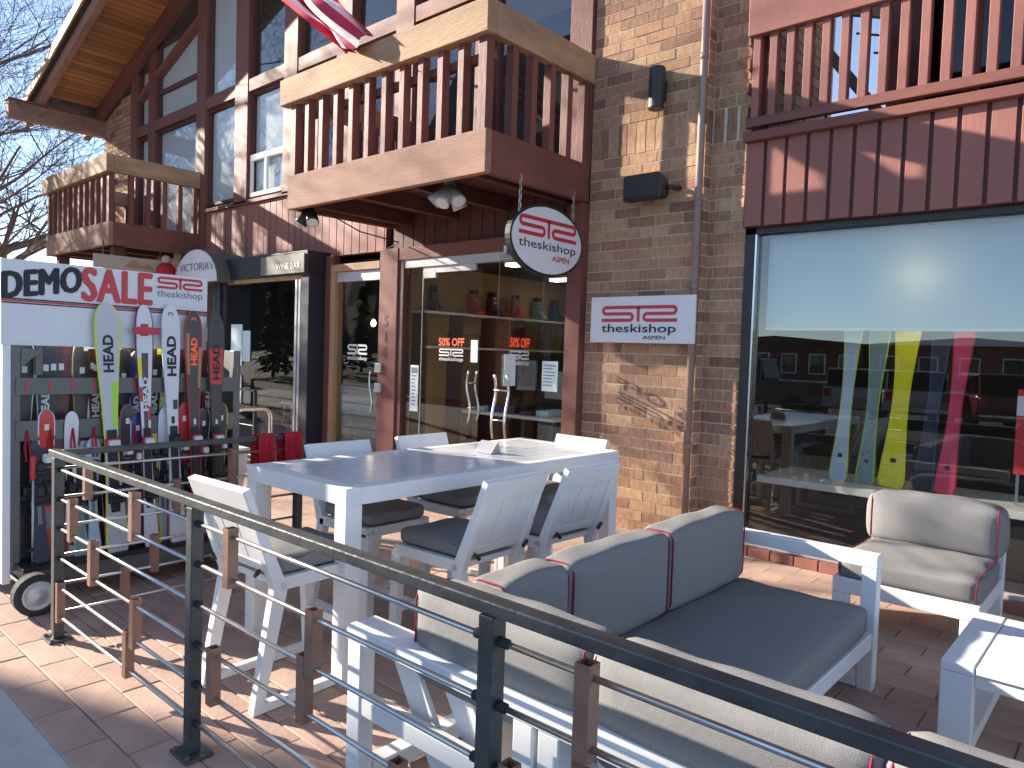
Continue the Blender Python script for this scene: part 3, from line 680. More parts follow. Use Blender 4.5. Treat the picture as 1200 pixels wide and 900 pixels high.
def make_chair():
    c = thing('bar_chair', 'x', 'chair', (0, 0, 0), 'white bar chairs round the table')
    for s in (-1, 1):
        x = s * .228
        MB().add(*tapered((x, -.30, 0), (x, -.185, .60), .05, .05, .05, .075)).build('leg', 'white_paint', c, .004)
        MB().add(*tapered((x, .30, 0), (x, .275, .58), .05, .045, .05, .075)).build('leg', 'white_paint', c, .004)
        MB().box(x - .024, x + .024, -.28, .28, .001, .042).build('runner', 'white_paint', c, .004)
        MB().add(*tapered((x, -.19, .56), (x, -.362, 1.01), .05, .075, .048, .034)).build('back_stile', 'white_paint', c, .004)
        MB().box(x - .025, x + .025, -.2, .29, .555, .615).build('seat_rail', 'white_paint', c, .004)
        for z, y in ((.66, -.255),): MB().tube([(s * .215, y - .03, z), (s * .18, y - .03, z - .03)], .011, 8).build('bolt', 'black_metal', c, smooth=True)
    MB().box(-.2, .2, -.2, .27, .57, .6).build('seat_board', 'white_paint', c)
    MB().box(-.2, .2, .262, .292, .555, .613).build('front_rail', 'white_paint', c, .004)
    MB().box(-.2, .2, .27, .30, .22, .26).build('footrest', 'white_paint', c, .004)
    d = Vector((0, -.195, .51)).normalized(); nrm = Vector((0, -d.z, d.y))
    def bk(t): return Vector((0, -.19, .56)) + d * t
    MB().bar(tuple(bk(.468) + Vector((-.253, 0, 0))), tuple(bk(.468) + Vector((.253, 0, 0))), .04, .11, up=d).build('top_rail', 'white_paint', c, .004)
    MB().bar(tuple(bk(.11) + Vector((-.205, 0, 0))), tuple(bk(.11) + Vector((.205, 0, 0))), .03, .05, up=d).build('bottom_rail', 'white_paint', c, .004)
    for i in range(3):
        x = -.137 + .137 * i
        MB().bar(tuple(bk(.135) + Vector((x, 0, 0))), tuple(bk(.412) + Vector((x, 0, 0))), .130, .022, up=nrm).build('back_slat', 'white_paint', c, .004)
    cushion('seat_cushion', 'cushion', c, (-.225, .225, -.19, .285, .617, .70), 'Z', .008, 3)
    return c
def tapered(p, q, w0, d0, w1, d1):
    """square leg from p to q, x-size w0 to w1 and y-size d0 to d1"""
    v = [(c[0] + sx_ * w / 2, c[1] + sy * d / 2, c[2]) for c, w, d in ((p, w0, d0), (q, w1, d1)) for sx_, sy in ((-1, -1), (1, -1), (1, 1), (-1, 1))]
    return v, [(0, 3, 2, 1), (4, 5, 6, 7), (0, 1, 5, 4), (1, 2, 6, 5), (2, 3, 7, 6), (3, 0, 4, 7)]
ch0 = make_chair()
chairs = [((-3.26, 2.0), 2, 'white bar chair at the table end by the railing, its back to the rods'),
          ((-2.86, 2.86), 92, 'white bar chair on the sofa side of the table, nearer the railing'),
          ((-2.84, 3.55), 88, 'white bar chair on the sofa side of the table, nearer the brick wall'),
          ((-3.79, 2.93), -90, 'white bar chair tucked under the door side of the table, nearer the ski rack'),
          ((-3.82, 3.72), -88, 'white bar chair tucked under the door side of the table, nearer the shop door'),
          ((-3.40, 4.31), 178, 'white bar chair at the table end by the brick wall')]
for i, ((x, y), a, lb) in enumerate(chairs):
    c = ch0 if i == 0 else copy_tree(ch0)
    c.location = (x, y, 0); c.rotation_euler = (0, 0, R(a)); c['label'] = lb
mc = MB().add([(-3.98 + .02, 3.62, 1.001), (-3.80, 3.62, 1.001), (-3.80, 3.72, 1.001), (-3.96, 3.72, 1.001), (-3.96, 3.69, 1.08), (-3.80, 3.69, 1.08)], [(0, 1, 5, 4), (3, 4, 5, 2), (0, 4, 3), (1, 2, 5), (0, 3, 2, 1)]).build('menu_card', 'card_grey')
tag(mc, 'small folded menu card standing on the white table', 'card')
mc.location = (.42, .0, 0)

# ------------------------------------------------------------------ lounge furniture
# sofa with its back to the railing
sA = thing('outdoor_sofa', 'white framed sofa with grey cushions, its back against the patio railing', 'sofa', (-1.0, 2.1, 0))
AX0, AX1, AY = -2.29, .55, 1.71
MB().box(AX0, AX1, AY - .04, AY + .10, .575, .635).build('back_rail', 'white_paint', sA, .006)
for x in (AX0 + .04, -1.40, -1.30, -.45, AX1 - .05): MB().box(x - .035, x + .045, AY - .035, AY + .035, 0, .574).build('back_post', 'white_paint', sA, .005)
MB().box(AX0, AX1, AY - .03, AY + .03, .30, .37).build('rear_rail', 'white_paint', sA, .005)
MB().box(AX0 + .02, AX0 + .1, AY + .04, 2.45, .02, .09).build('side_runner', 'white_paint', sA, .005)
for x in (-1.95, -1.68, -1.02, -.78, -.1): MB().bar((x - .12, AY + .06, .56), (x + .12, AY + .12, .05), .13, .022, up=(0, 1, .2)).build('back_brace', 'white_paint', sA, .004)
MB().box(-1.06, AX1, AY + .15, 2.42, .24, .30).build('seat_frame', 'white_paint', sA, .005)
for x in (-1.0, AX1 - .06): MB().box(x - .04, x + .04, 2.34, 2.41, 0, .24).build('leg', 'white_paint', sA, .005)
for x0, x1, k in ((-1.99, -1.215, 1), (-1.205, -.42, 2), (-.41, .38, 3)): cushion('back_cushion', 'cushion', sA, (x0, x1, AY + .03, AY + .23, .50 if x0 < -1.2 else .44, .84), 'X', .02, k)
for x0, x1, k in ((-.98, -.22, 4), (-.21, .5, 5)): cushion('seat_cushion', 'cushion', sA, (x0, x1, AY + .25, 2.44, .31, .45), 'X', .015, k)
# sofa facing the coffee table
sB = thing('outdoor_sofa', 'white framed sofa with grey cushions and open square arm, beside the bar table', 'sofa', (-1.5, 3.0, 0))
BX0, BX1, BY1 = -1.98, -1.03, 4.13
MB().box(BX0 + .04, BX0 + .10, AY + .25, BY1 - .09, .50, .57).build('back_rail', 'white_paint', sB, .005)
for y in (2.2, 3.1, BY1 - .12): MB().box(BX0, BX0 + .07, y - .035, y + .035, 0, .60).build('back_post', 'white_paint', sB, .005)
MB().box(BX0 + .07, BX1 - .09, AY + .4, BY1 - .09, .235, .262).build('seat_deck', 'white_paint', sB)
MB().box(BX1 - .08, BX1 - .01, AY + .72, BY1 - .085, .225, .31).build('seat_rail', 'white_paint', sB, .005)
arm = MB().box(BX0, BX1, BY1 - .08, BY1, .645, .715).build('arm', 'white_paint', sB, .006)
MB().box(BX1 - .078, BX1 - .001, BY1 - .079, BY1 - .001, .0, .645).build('leg', 'white_paint', sB, .006)
MB().box(BX0 + .001, BX0 + .079, BY1 - .079, BY1 - .001, .0, .645).build('leg', 'white_paint', sB, .006)
MB().box(BX0 + .08, BX1 - .08, BY1 - .078, BY1 - .002, .005, .07).build('floor_runner', 'white_paint', sB, .005)
MB().box(BX0 + .08, BX1 - .08, BY1 - .077, BY1 - .003, .235, .305).build('side_rail', 'white_paint', sB, .005)
cushion_mb(BX0 + .20, BX1 - .02, 2.02, 4.03, .305, .455, puff=.012, seed=7).build('seat_cushion', 'cushion', sB, smooth=True, fix=False)
for y0, y1, k in ((1.93, 2.33, 8), (2.335, 3.13, 9), (3.135, 3.98, 10)):
    b = cushion('back_cushion', 'cushion', sB, (BX0 + .08, BX0 + .27, y0, y1, .46, .855), 'Y', .014, k)
# armchair by the window
sC = thing('outdoor_armchair', 'low white framed armchair with grey cushions, its back to the shop window', 'armchair', (-1.1, 5.3, 0))
CX0, CX1, CY0, CY1 = -1.52, -.70, 4.92, 5.82
MB().box(CX0, CX1, CY0, CY0 + .07, .225, .325).build('front_rail', 'white_paint', sC, .006)
MB().box(CX0, CX1, CY1 - .07, CY1, .225, .50).build('back_rail', 'white_paint', sC, .006)
for x in (CX0, CX1 - .07): MB().box(x + .001, x + .069, CY0 + .07, CY1 - .07, .225, .324).build('side_rail', 'white_paint', sC, .006)
for x in (CX0, CX1 - .1):
    for y in (CY0, CY1 - .07): MB().box(x + .001, x + .099, y + .001, y + .069, 0, .224).build('leg', 'white_paint', sC, .006)
MB().box(CX0 + .07, CX1 - .07, CY0 + .07, CY1 - .07, .27, .295).build('seat_deck', 'white_paint', sC)
cushion('seat_cushion', 'cushion', sC, (CX0 + .02, CX1 - .01, CY0 + .01, CY1 - .18, .315, .47), 'X', .018, 11)
b = cushion('back_cushion', 'cushion', sC, (CX0 + .02, CX1 - .01, CY1 - .24, CY1 - .02, .46, .79), 'X', .035, 12)
# coffee table
cf = thing('coffee_table', 'low white slatted coffee table with loop legs in front of the armchair', 'table', (-.1, 4.1, 0))
DX0, DX1, DY0, DY1 = -.66, .5, 3.68, 4.55
for x in (DX0, DX1 - .13):
    MB().box(x, x + .13, DY0, DY1, .36, .405).build('end_board', 'white_paint', cf, .005)
    for y in (DY0, DY1 - .07): MB().box(x + .001, x + .129, y + .001, y + .069, .06, .359).build('leg', 'white_paint', cf, .005)
    MB().box(x + .001, x + .129, DY0 + .001, DY1 - .001, .0, .059).build('floor_runner', 'white_paint', cf, .005)
n = 9; w = (DY1 - DY0) / n
for i in range(n): MB().box(DX0 + .135, DX1 - .135, DY0 + w * i + .003, DY0 + w * (i + 1) - .003, .372, .402).build('slat', 'white_paint', cf, .003)
for y in (DY0 + .02, DY1 - .06): MB().box(DX0 + .13, DX1 - .13, y, y + .04, .31, .37).build('apron', 'white_paint', cf, .003)

# ------------------------------------------------------------------ ski rack on wheels with its sign
RX = -5.42
rk = thing('ski_rack_trailer', 'grey steel ski display rack on a low trailer with rubber wheels', 'ski rack', (RX - .3, 2.05, 0))
RY0, RY1 = 1.34, 2.86
MB().box(RX - .06, RX + .02, RY0 - .045, RY0, .12, 1.64).build('side_panel', 'white_paint', rk, .004)
MB().box(RX - .04, RX + .03, RY0, RY0 + .05, .20, 1.64).build('upright', 'grey_metal', rk, .004)
MB().box(RX - .04, RX + .03, RY1 - .05, RY1, .20, 1.64).build('upright', 'grey_metal', rk, .004)
MB().box(RX - .6, RX - .56, RY0, RY1, .2, 1.64).build('back_panel', 'black_metal', rk)
MB().box(RX - .56, RX, RY0 - .02, RY0, .2, 1.64).build('end_panel', 'grey_metal', rk)
MB().box(RX - .56, RX, RY1, RY1 + .02, .2, 1.64).build('end_panel', 'grey_metal', rk)
for z0, z1 in ((1.325, 1.435), (1.03, 1.16)): MB().box(RX + .031, RX + .042, RY0 + .02, RY1 - .02, z0, z1).build('cross_bar', 'grey_metal', rk, .003)
MB().box(RX - .6, RX + .2, RY0 + .05, RY1, .10, .22).build('trailer_bed', 'grey_metal', rk, .006)
MB().box(RX - .6, RX + .21, RY0 + .02, RY1 + .01, .221, .25).build('bed_edge', 'black_metal', rk, .004)
MB().prism([(0, 0), (.12, 0), (0, -.12)], lambda u, v, d: (RX + .032 + d, RY0 + .05 + u, 1.62 + v), .006).build('gusset', 'grey_metal', rk)
for y in (RY0 - .0, RY1 - .15):
    for x in (RX + .36, RX - .5):
        t = MB().lathe([(.062, -.05), (.115, -.05), (.13, -.035), (.13, .035), (.115, .05), (.062, .05)], (x, y + .05, .13), 22, 'X')
        wv = MB().lathe([(.062, -.05), (.112, -.05), (.128, -.036), (.128, .036), (.112, .05), (.062, .05)], (x, y + .05, .128), 24, 'X').build('wheel', 'tyre', rk, smooth=False)
        MB().lathe([(.09, .045), (.088, .054), (.078, .054), (.07, .051), (.045, .052), (.04, .058), (.025, .058), (.02, .066)], (x, y + .05, .128), 20, 'X').build('rim', 'brushed', wv, smooth=True)
MB().tube([(RX - .5, RY0 + .05, .128), (RX + .36, RY0 + .05, .128)], .018, 8).build('axle', 'grey_metal', rk)
MB().tube([(RX - .5, RY1 - .10, .128), (RX + .36, RY1 - .10, .128)], .018, 8).build('axle', 'grey_metal', rk)
for k in range(6):
    y = 1.42 + k * .13
    MB().tube([(RX + .05, y, 1.10), (RX + .06, y - .012, 1.0), (RX + .055, y - .004, .9), (RX + .065, y + .018, .9), (RX + .055, y + .012, 1.0), (RX + .05, y + .002, 1.10)], .006, 6, closed=True).build('red_strap', 'red_cloth', rk, smooth=True)
    MB().box(RX + .043, RX + .047, y - .008, y + .008, 1.35, 1.42).build('red_clip', 'logo_red', rk)
# sign on top
sg = thing('sale_sign', 'white board reading DEMO SALE with red shop emblem, above the ski rack', 'sign', (RX + .02, 1.31, 1.63))
SF = lambda u, v: (RX + .026, 1.285 + u, 1.64 + v)
MB().box(RX - .005, RX + .022, 1.285, 2.595, 1.64, 2.18).build('board', 'sign_white', sg, .003)
for word, u0, u1, v0, v1, sh_, m in (('DEMO', .008, .445, .292, .455, .075, 'ink'), ('SALE', .458, .90, .31, .53, 0, 'demo_red')):
    q = MB()                                                     # heavy poster face: overprinted strokes, each a hair in front of the last
    for k, (du, dv) in enumerate(((0, 0), (.011, .003), (-.011, -.003), (.006, -.005), (-.006, .005), (.003, .006), (-.003, -.006))):
        lettering(q, word, lambda u, v: (RX + .0245 + .0004 * k, 1.285 + u + du, 1.64 + v + dv), u0, u1, v0, v1, bold=0, shear=sh_, spacing=1.06)
    q.build('lettering', m, sg)
q = MB(); emblem(q, SF, .94, 1.27, .435, .52); q.build('emblem', 'logo_red', sg)
q = MB(); lettering(q, 'theskishop', SF, .94, 1.27, .36, .425); q.build('lettering', 'ink_soft', sg)
for v in (.29, .264): q = MB(); q.add([SF(.0, v), SF(1.31, v - .01), SF(1.31, v - .002), SF(.0, v + .008)], [(0, 1, 2, 3)]); q.build('stripe', 'ink', sg)
q = MB(); q.add([SF(0, .276), SF(1.31, .266), SF(1.31, .278), SF(0, .288)], [(0, 1, 2, 3)]); q.build('stripe', 'logo_red', sg)
for y in (1.5, 2.4): MB().box(RX - .03, RX - .006, y - .02, y + .02, 1.45, 2.05).build('bracket', 'grey_metal', sg)

def make_ski(label, y, L, lean, roll, top, edge, txt=None, tcol=None, patches=(), bind='logo_red', x=RX + .17, z0=.252, wid=.125, grp=None, tip=True, bands=(), toe=.43, yaw=0):
    """one ski: local y = width, +x = top sheet side, z up from the tail"""
    s = thing('ski', label, 'ski', (0, 0, 0), grp)
    def half(t):
        if t < .03: return .37 + 3.0 * t
        w = .46 - .20 * math.sin(math.pi * min(1, (t - .03) / .80)) ** 1.2 + .04 * t
        if t > .9: w *= math.sqrt(max(0, 1 - ((t - .9) / .1) ** 2.4))
        return w
    N = 34; ts = [i / N for i in range(N + 1)]; ts = sorted(ts + [.955, .985, .995])
    def cx(t): return -.03 * math.sin(math.pi * t) + (-.35 * max(0, t - .9) ** 1.5)
    def strip(w, x0, x1):
        m = MB(); k = 0
        for t in ts:
            h = max(.002, half(t) * w)
            m.v += [(cx(t) + x0, -h, t * L), (cx(t) + x0, h, t * L), (cx(t) + x1, h, t * L), (cx(t) + x1, -h, t * L)]
        for i in range(len(ts) - 1):
            a = 4 * i; m.f += [(a + j, a + (j + 1) % 4, a + 4 + (j + 1) % 4, a + 4 + j) for j in range(4)]
        m.f += [(3, 2, 1, 0), tuple(4 * (len(ts) - 1) + j for j in range(4))]
        return m
    strip(wid, -.007, .004).build('edge', edge, s)
    strip(wid * .86, .003, .0065).build('top_sheet', top, s)
    fn = lambda u, v: (cx(v / L) + .0085, u, v)
    for (u0, u1, t0, t1, c) in patches:
        m = MB(); K = 8
        for i in range(K + 1):
            t = t0 + (t1 - t0) * i / K; h = half(t) * wid * .86; m.v += [(cx(t) + .0075, u0 * h, t * L), (cx(t) + .0075, u1 * h, t * L)]
        m.f = [(2 * i, 2 * i + 1, 2 * i + 3, 2 * i + 2) for i in range(K)]; m.build('graphic', c, s)
    if txt:
        t0, t1, wf = txt[1], txt[2], txt[3]; m = MB(); vv, ff = text2d(txt[0], .04)
        ww = wid * wf
        m.add([fn(ww * (.5 - b), L * (t0 + (t1 - t0) * a)) for a, b in vv], ff); m.build('lettering', tcol, s)
    if tip:
        m = MB(); pts = [(wid * .12 * math.cos(a * math.pi / 7), L * .955 + .022 * math.sin(a * math.pi / 7)) for a in range(8)]; stroke(m, pts, .007, fn); m.build('emblem', tcol or 'ink', s)
    for t, h, bc in ((toe, .09, bind), (toe - .2, .12, 'black_plastic')) if bind else ():
        b = MB().box(cx(t) + .006, cx(t) + .045, -wid * .3, wid * .3, t * L - h / 2, t * L + h / 2).build('binding', bc, s, .012)
        MB().box(cx(t) + .03, cx(t) + .075, -wid * .22, wid * .22, t * L - h * .15, t * L + h * .38).build('binding_wing', 'white_plastic' if bc != 'black_plastic' else 'black_metal', b, .01)
        MB().box(cx(t) + .044, cx(t) + .06, -wid * .34, wid * .34, t * L - h * .42, t * L - h * .15).build('binding_jaw', 'black_plastic', b, .006)
    if bind: MB().box(cx(toe - .1) + .006, cx(toe - .1) + .018, -wid * .2, wid * .2, (toe - .3) * L, (toe + .06) * L).build('binding_plate', 'black_plastic', s, .004)
    s.location = (x, y, z0); s.rotation_euler = (R(roll), R(-lean), R(yaw))
    return s
P_ = pcol
P_('ski_lime', (.62, .75, .03)); P_('ski_grey', (.52, .53, .56)); P_('ski_green', (.38, .72, .03)); P_('ski_white', (.7, .7, .72)); P_('ski_black', (.035, .033, .033)); P_('ski_brown', (.06, .045, .042))
P_('ski_red', (.55, .035, .03)); P_('ski_maroon', (.13, .02, .03)); P_('ski_yellow', (.8, .72, .0)); P_('ski_blue', (.03, .06, .2)); P_('ski_pale', (.45, .58, .66)); P_('ski_navy', (.014, .018, .045)); P_('ski_pink', (.6, .05, .13)); P_('ski_wood', (.35, .22, .12)); P_('ski_teal', (.18, .28, .27))
TI = 3.2
GR = 'skis leaning on the front of the rack'
make_ski('pale grey ski with lime yellow edge and bright green block, on the rack front', 1.93, 1.70, TI, 2.0, 'ski_grey', 'ski_lime', ('HEAD', .72, .87, .42), 'ink', [(.25, 1.0, .50, .68, 'ski_green'), (-.4, .4, .455, .49, 'logo_red')], wid=.16, grp=GR, tip=False)
make_ski('white and dark red patterned ski with red tag strap, on the rack front', 2.15, 1.70, TI, 1.2, 'ski_white', 'ski_maroon', ('HEAD', .56, .70, .3), 'ski_white', [(-.45, .45, .44, .80, 'ski_brown'), (-1, -.5, .60, .66, 'logo_red'), (.5, 1, .52, .58, 'logo_red'), (-1, -.45, .70, .78, 'ski_yellow'), (-.5, .5, .87, .92, 'logo_red')], wid=.125, grp=GR, tip=False)
MB().box(RX + .085, RX + .10, 2.04, 2.22, 1.74, 1.79).build('tag', 'logo_red', None)
tag(bpy.data.objects['tag'], 'red tag strap tied round the white and dark red ski', 'tag'); bpy.data.objects['tag'].name = 'tag_strap'
make_ski('plain white ski with large black HEAD lettering, on the rack front', 2.34, 1.71, TI, 1.4, 'ski_white', 'ski_white', ('HEAD', .70, .87, .5), 'ink', [(.1, 1, .56, .60, 'ski_black'), (-.35, .35, .50, .53, 'ink')], wid=.132, grp=GR, bind='black_plastic')
make_ski('dark brown ski with red sidewall and small orange HEAD lettering, on the rack front', 2.49, 1.68, TI, .8, 'ski_brown', 'ski_red', ('HEAD', .76, .88, .36), 'glowing_orange_vinyl', [(-1, -.6, .72, .9, 'ski_wood'), (.6, 1, .66, .84, 'ski_wood'), (-.25, .25, .50, .525, 'ski_white')], wid=.132, grp=GR)
make_ski('black ski with a broad orange red panel behind black HEAD lettering, on the rack front', 2.65, 1.67, TI, .4, 'ski_brown', 'ski_black', ('HEAD', .70, .86, .42), 'ink', [(-.95, .95, .68, .84, 'demo_red'), (-.25, .25, .50, .52, 'ski_white')], wid=.132, grp=GR)
# skis standing inside the rack
inside = [('ski_black', 'ski_white', 1.44), ('ski_navy', 'ski_pale', 1.55), ('ski_maroon', 'ski_black', 1.66), ('ski_brown', 'ski_wood', 1.77), ('ski_maroon', 'ski_white', 1.87), ('ski_black', 'ski_wood', 2.03), ('ski_blue', 'ski_white', 2.12), ('ski_black', 'ski_lime', 2.24), ('ski_yellow', 'ski_black', 2.33), ('ski_black', 'ski_red', 2.44), ('ski_black', 'ski_maroon', 2.57), ('ski_brown', 'ski_white', 2.72), ('ski_maroon', 'ski_red', 2.66), ('ski_navy', 'ski_white', 2.39), ('ski_wood', 'ski_black', 1.97), ('ski_black', 'ski_pale', 1.60), ('ski_white', 'ski_red', 1.82), ('ski_brown', 'ski_lime', 2.50)]
nm_ = {'ski_black': 'black', 'ski_navy': 'navy', 'ski_maroon': 'maroon', 'ski_brown': 'dark brown', 'ski_blue': 'blue', 'ski_yellow': 'yellow', 'ski_white': 'white', 'ski_pale': 'pale blue', 'ski_wood': 'tan', 'ski_lime': 'lime', 'ski_red': 'red'}
for t, e, y in inside:
    make_ski('%s ski with %s edges standing inside the rack behind its bars' % (nm_[t], nm_[e]), y, 1.42 + random.uniform(-.05, .06), 1.0, random.uniform(-.8, .8), t, e, ('HEAD', .62, .76, .4) if random.random() < .4 else None, 'white_vinyl', [(-.3, .3, .84, .87, 'ski_white'), (-.5, .5, .50, .53, random.choice(['logo_red', 'ski_white', 'ski_wood']))], random.choice(['logo_red', 'black_plastic', 'black_plastic', 'white_plastic']), x=RX - .04, z0=.252, wid=.12, grp='skis standing inside the rack', tip=False, toe=.5)
for t, e, y, L, lb in (('ski_pale', 'ski_teal', 1.80, .78, 'short pale blue ski with teal edges on the trailer bed'), ('ski_teal', 'ski_pale', 1.72, .74, 'short grey green ski on the trailer bed beside the pale blue one'), ('ski_yellow', 'ski_yellow', 2.20, .86, 'short all yellow ski on the trailer bed'), ('ski_white', 'ski_red', 2.33, .9, 'short white ski with red edges on the trailer bed'), ('ski_maroon', 'ski_red', 1.60, .9, 'short maroon ski with bright red edges on the trailer bed'), ('ski_red', 'ski_black', 2.44, .7, 'short bright red ski with black edges on the trailer bed'), ('ski_navy', 'ski_black', 1.49, .8, 'short navy ski with black edges at the wheel end of the trailer bed')):
    make_ski(lb, y, L, 6, random.uniform(-1, 1), t, e, None, 'ink', [(-.5, .5, .3, .5, 'ink_soft')], 'black_plastic', x=RX + .12, z0=.252, wid=.10, grp='short skis on the trailer bed', tip=False, toe=.75)
for t, e, y, L, b_, lb in (('ski_red', 'ski_white', 1.545, .98, 'white_plastic', 'mid length red ski with white edges, bindings up, low in the rack'), ('ski_white', 'ski_black', 1.665, .96, 'logo_red', 'mid length white ski with black edges and red binding, low in the rack'), ('ski_black', 'ski_pink', 2.02, 1.0, 'white_plastic', 'mid length black ski with pink edges, low in the rack'), ('ski_blue', 'ski_pale', 2.10, .94, 'logo_red', 'mid length blue ski with pale edges, low in the rack'), ('ski_white', 'ski_blue', 2.27, .97, 'black_plastic', 'mid length white ski with blue edges, low in the rack'), ('ski_red', 'ski_maroon', 2.41, 1.0, 'white_plastic', 'mid length red ski with maroon edges, low in the rack'), ('ski_black', 'ski_white', 2.56, .95, 'logo_red', 'mid length black ski with white edges and red binding, low in the rack'), ('ski_brown', 'ski_yellow', 2.72, .99, 'white_plastic', 'mid length brown ski with yellow edges, low in the rack')):
    make_ski(lb, y, L, 1.5, random.uniform(-1.2, 1.2), t, e, None, 'ink', [(-.5, .5, .2, .34, 'ink_soft'), (-.3, .3, .86, .9, 'ski_white')], b_, x=RX + .075, z0=.252, wid=.10, grp='mid length skis low in the rack', tip=False, toe=.66)
# ski poles hanging in the rack
for k, (y, c, lb) in enumerate(((1.45, 'demo_red', 'ski pole with orange red grip hanging in the rack'), (1.60, 'ski_blue', 'ski pole with blue grip hanging in the rack'), (1.69, 'ski_white', 'ski pole with white grip hanging in the rack'), (2.06, 'ski_black', 'ski pole with black grip hanging in the rack'))):
    p = thing('ski_pole', lb, 'ski pole', (RX + .07, y, .25), 'ski poles in the rack')
    MB().tube([(RX + .07, y, .252), (RX + .07, y, .8)], .008, 8).build('shaft', 'brushed', p, smooth=True)
    MB().lathe([(.012, .78), (.018, .8), (.016, .86), (.02, .92), (.012, .94)], (RX + .07, y, 0), 10).build('grip', c, p, smooth=True)
    MB().lathe([(.01, .32), (.04, .33), (.01, .34)], (RX + .07, y, 0), 12).build('basket', 'black_plastic', p, smooth=True)
# chrome tube frame behind the rack and white bins
tf = thing('tube_frame', 'bent chrome tube rack of two hoops standing behind the ski trailer', 'tube rack', (-6.1, 3.3, 0))
def hoop(y0, y1, z, x):
    r = .09; pts = [(x, y0, 0), (x, y0, z - r)] + [(x, y0 + r - r * math.cos(a * math.pi / 10), z - r + r * math.sin(a * math.pi / 10)) for a in range(1, 6)] + [(x, y1 - r + r * math.sin(a * math.pi / 10), z - r + r * math.cos(a * math.pi / 10)) for a in range(0, 6)] + [(x, y1, 0)]
    return MB().tube(pts, .02, 10)
hoop(3.16, 3.52, 1.12, -6.05).build('hoop', 'steel', tf, smooth=True); hoop(2.95, 3.36, 1.40, -6.40).build('hoop', 'steel', tf, smooth=True)
for z in (.3, .7): MB().tube([(-6.05, 3.16, z), (-6.40, 2.95, z)], .014, 8).build('tie_tube', 'steel', tf, smooth=True); MB().tube([(-6.05, 3.52, z), (-6.40, 3.36, z)], .014, 8).build('tie_tube', 'steel', tf, smooth=True)
for x, y, z, lb in ((-6.25, 3.15, 0, 'white plastic bin on the ground between the chrome hoops'), (-6.25, 3.15, .385, 'white plastic bin stacked on the lower bin between the chrome hoops')):
    bn = thing('storage_bin', lb, 'bin', (x, y, z), 'white bins')
    MB().add(*tapered((x, y, z), (x, y, z + .33), .26, .30, .32, .36)).build('tub', 'white_plastic', bn, .012); MB().box(x - .175, x + .175, y - .195, y + .195, z + .33, z + .38).build('lid', 'white_plastic', bn, .012)

# ------------------------------------------------------------------ signs and fittings on the facade
os_ = thing('hanging_sign', 'oval white shop sign with black rim and red emblem, hung on chains under the balcony', 'sign', (-4.43, 5.41, 2.77))
OC, A_, B_ = (-4.43, 5.41, 2.765), .545, .335
ell = lambda k, n=48: [(k * A_ * math.cos(2 * math.pi * i / n), (B_ - A_ * (1 - k)) * math.sin(2 * math.pi * i / n)) for i in range(n)]
of = lambda u, v, d: (OC[0] - .03 + d, OC[1] + u, OC[2] + v)
MB().prism(ell(1), of, .06).build('rim', 'black_plastic', os_)
MB().prism(ell(.955), lambda u, v, d: (OC[0] + .0305 + d, OC[1] + u, OC[2] + v), .004).build('face', 'sign_white', os_)
ofn = lambda u, v: (OC[0] + .037, OC[1] + u, OC[2] + v)
q = MB(); emblem(q, ofn, -.43, .43, .02, .20); lettering(q, 'ASPEN', ofn, .06, .33, -.185, -.13, bold=.02); q.build('emblem', 'logo_red', os_)
q = MB(); lettering(q, 'theskishop', ofn, -.43, .43, -.115, -.01, bold=.005); q.build('lettering', 'ink', os_)
for y, z1 in ((5.01, 2.985), (5.81, 2.985)):
    m = MB(); z = 3.30; k = 0
    while z > z1:
        lp = ring('X', -.011, .011, z - .05, z, 0, .011, 3) if k % 2 else ring('Y', -.011, .011, z - .05, z, 0, .011, 3)
        m.tube([(OC[0] + .012 + a, y + b, c) for a, b, c in lp], .004, 5, closed=True); z -= .04; k += 1
    m.tube([(OC[0] - .03, y, 3.31), (OC[0] + .02, y, 3.31)], .012, 8); m.build('chain', 'steel', os_)
ps = thing('wall_sign', 'rectangular brushed metal shop sign with red emblem on the brick wall', 'sign', (-3.70, 6.05, 2.05))
MB().box(-4.275, -3.135, 5.975, 6.0, 1.83, 2.275).build('plate', 'sign_white', ps, .006)
for x in (-4.1, -3.36): MB().box(x - .03, x + .03, 6.0, 6.11, 1.95, 2.15).build('bracket', 'grey_metal', ps)
pf = lambda u, v: (u, 5.971, v)
q = MB(); emblem(q, pf, -4.14, -3.31, 2.03, 2.185); q.build('emblem', 'logo_red', ps)
q = MB(); lettering(q, 'theskishop', pf, -4.14, -3.32, 1.905, 2.01, bold=.012); lettering(q, 'ASPEN', pf, -3.67, -3.43, 1.865, 1.90, bold=.01); q.build('lettering', 'ink', ps)
for x in (-4.24, -3.17):
    for z in (1.86, 2.245): MB().lathe([(.008, -.003), (.008, 0)], (x, 5.974, z), 8, 'Y').build('screw', 'steel', ps)
wl = thing('wall_light', 'black cylinder wall light on the brick wall above the loudspeaker', 'light', (-3.63, 6.0, 4.0))
MB().lathe([(.07, 0), (.075, .01), (.075, .37), (.07, .38)], (-3.63, 5.98, 4.0), 20).build('shade', 'black_metal', wl, smooth=False); MB().box(-3.67, -3.59, 6.03, 6.10, 4.1, 4.28).build('bracket', 'black_metal', wl, .005)
sp = thing('loudspeaker', 'black outdoor loudspeaker tilted on the brick wall beside the downpipe', 'loudspeaker', (-3.64, 5.95, 3.2))
m = MB(); prof = [(-.13, 0), (.13, 0), (.10, .15), (.05, .19), (-.05, .19), (-.10, .15)]
MB().prism(prof, lambda u, v, d: (-3.85 + d, 5.80 + v * 1.0, 3.26 + u * .95 - v * .1), .40).build('cabinet', 'black_plastic', sp, .035, seg=4)
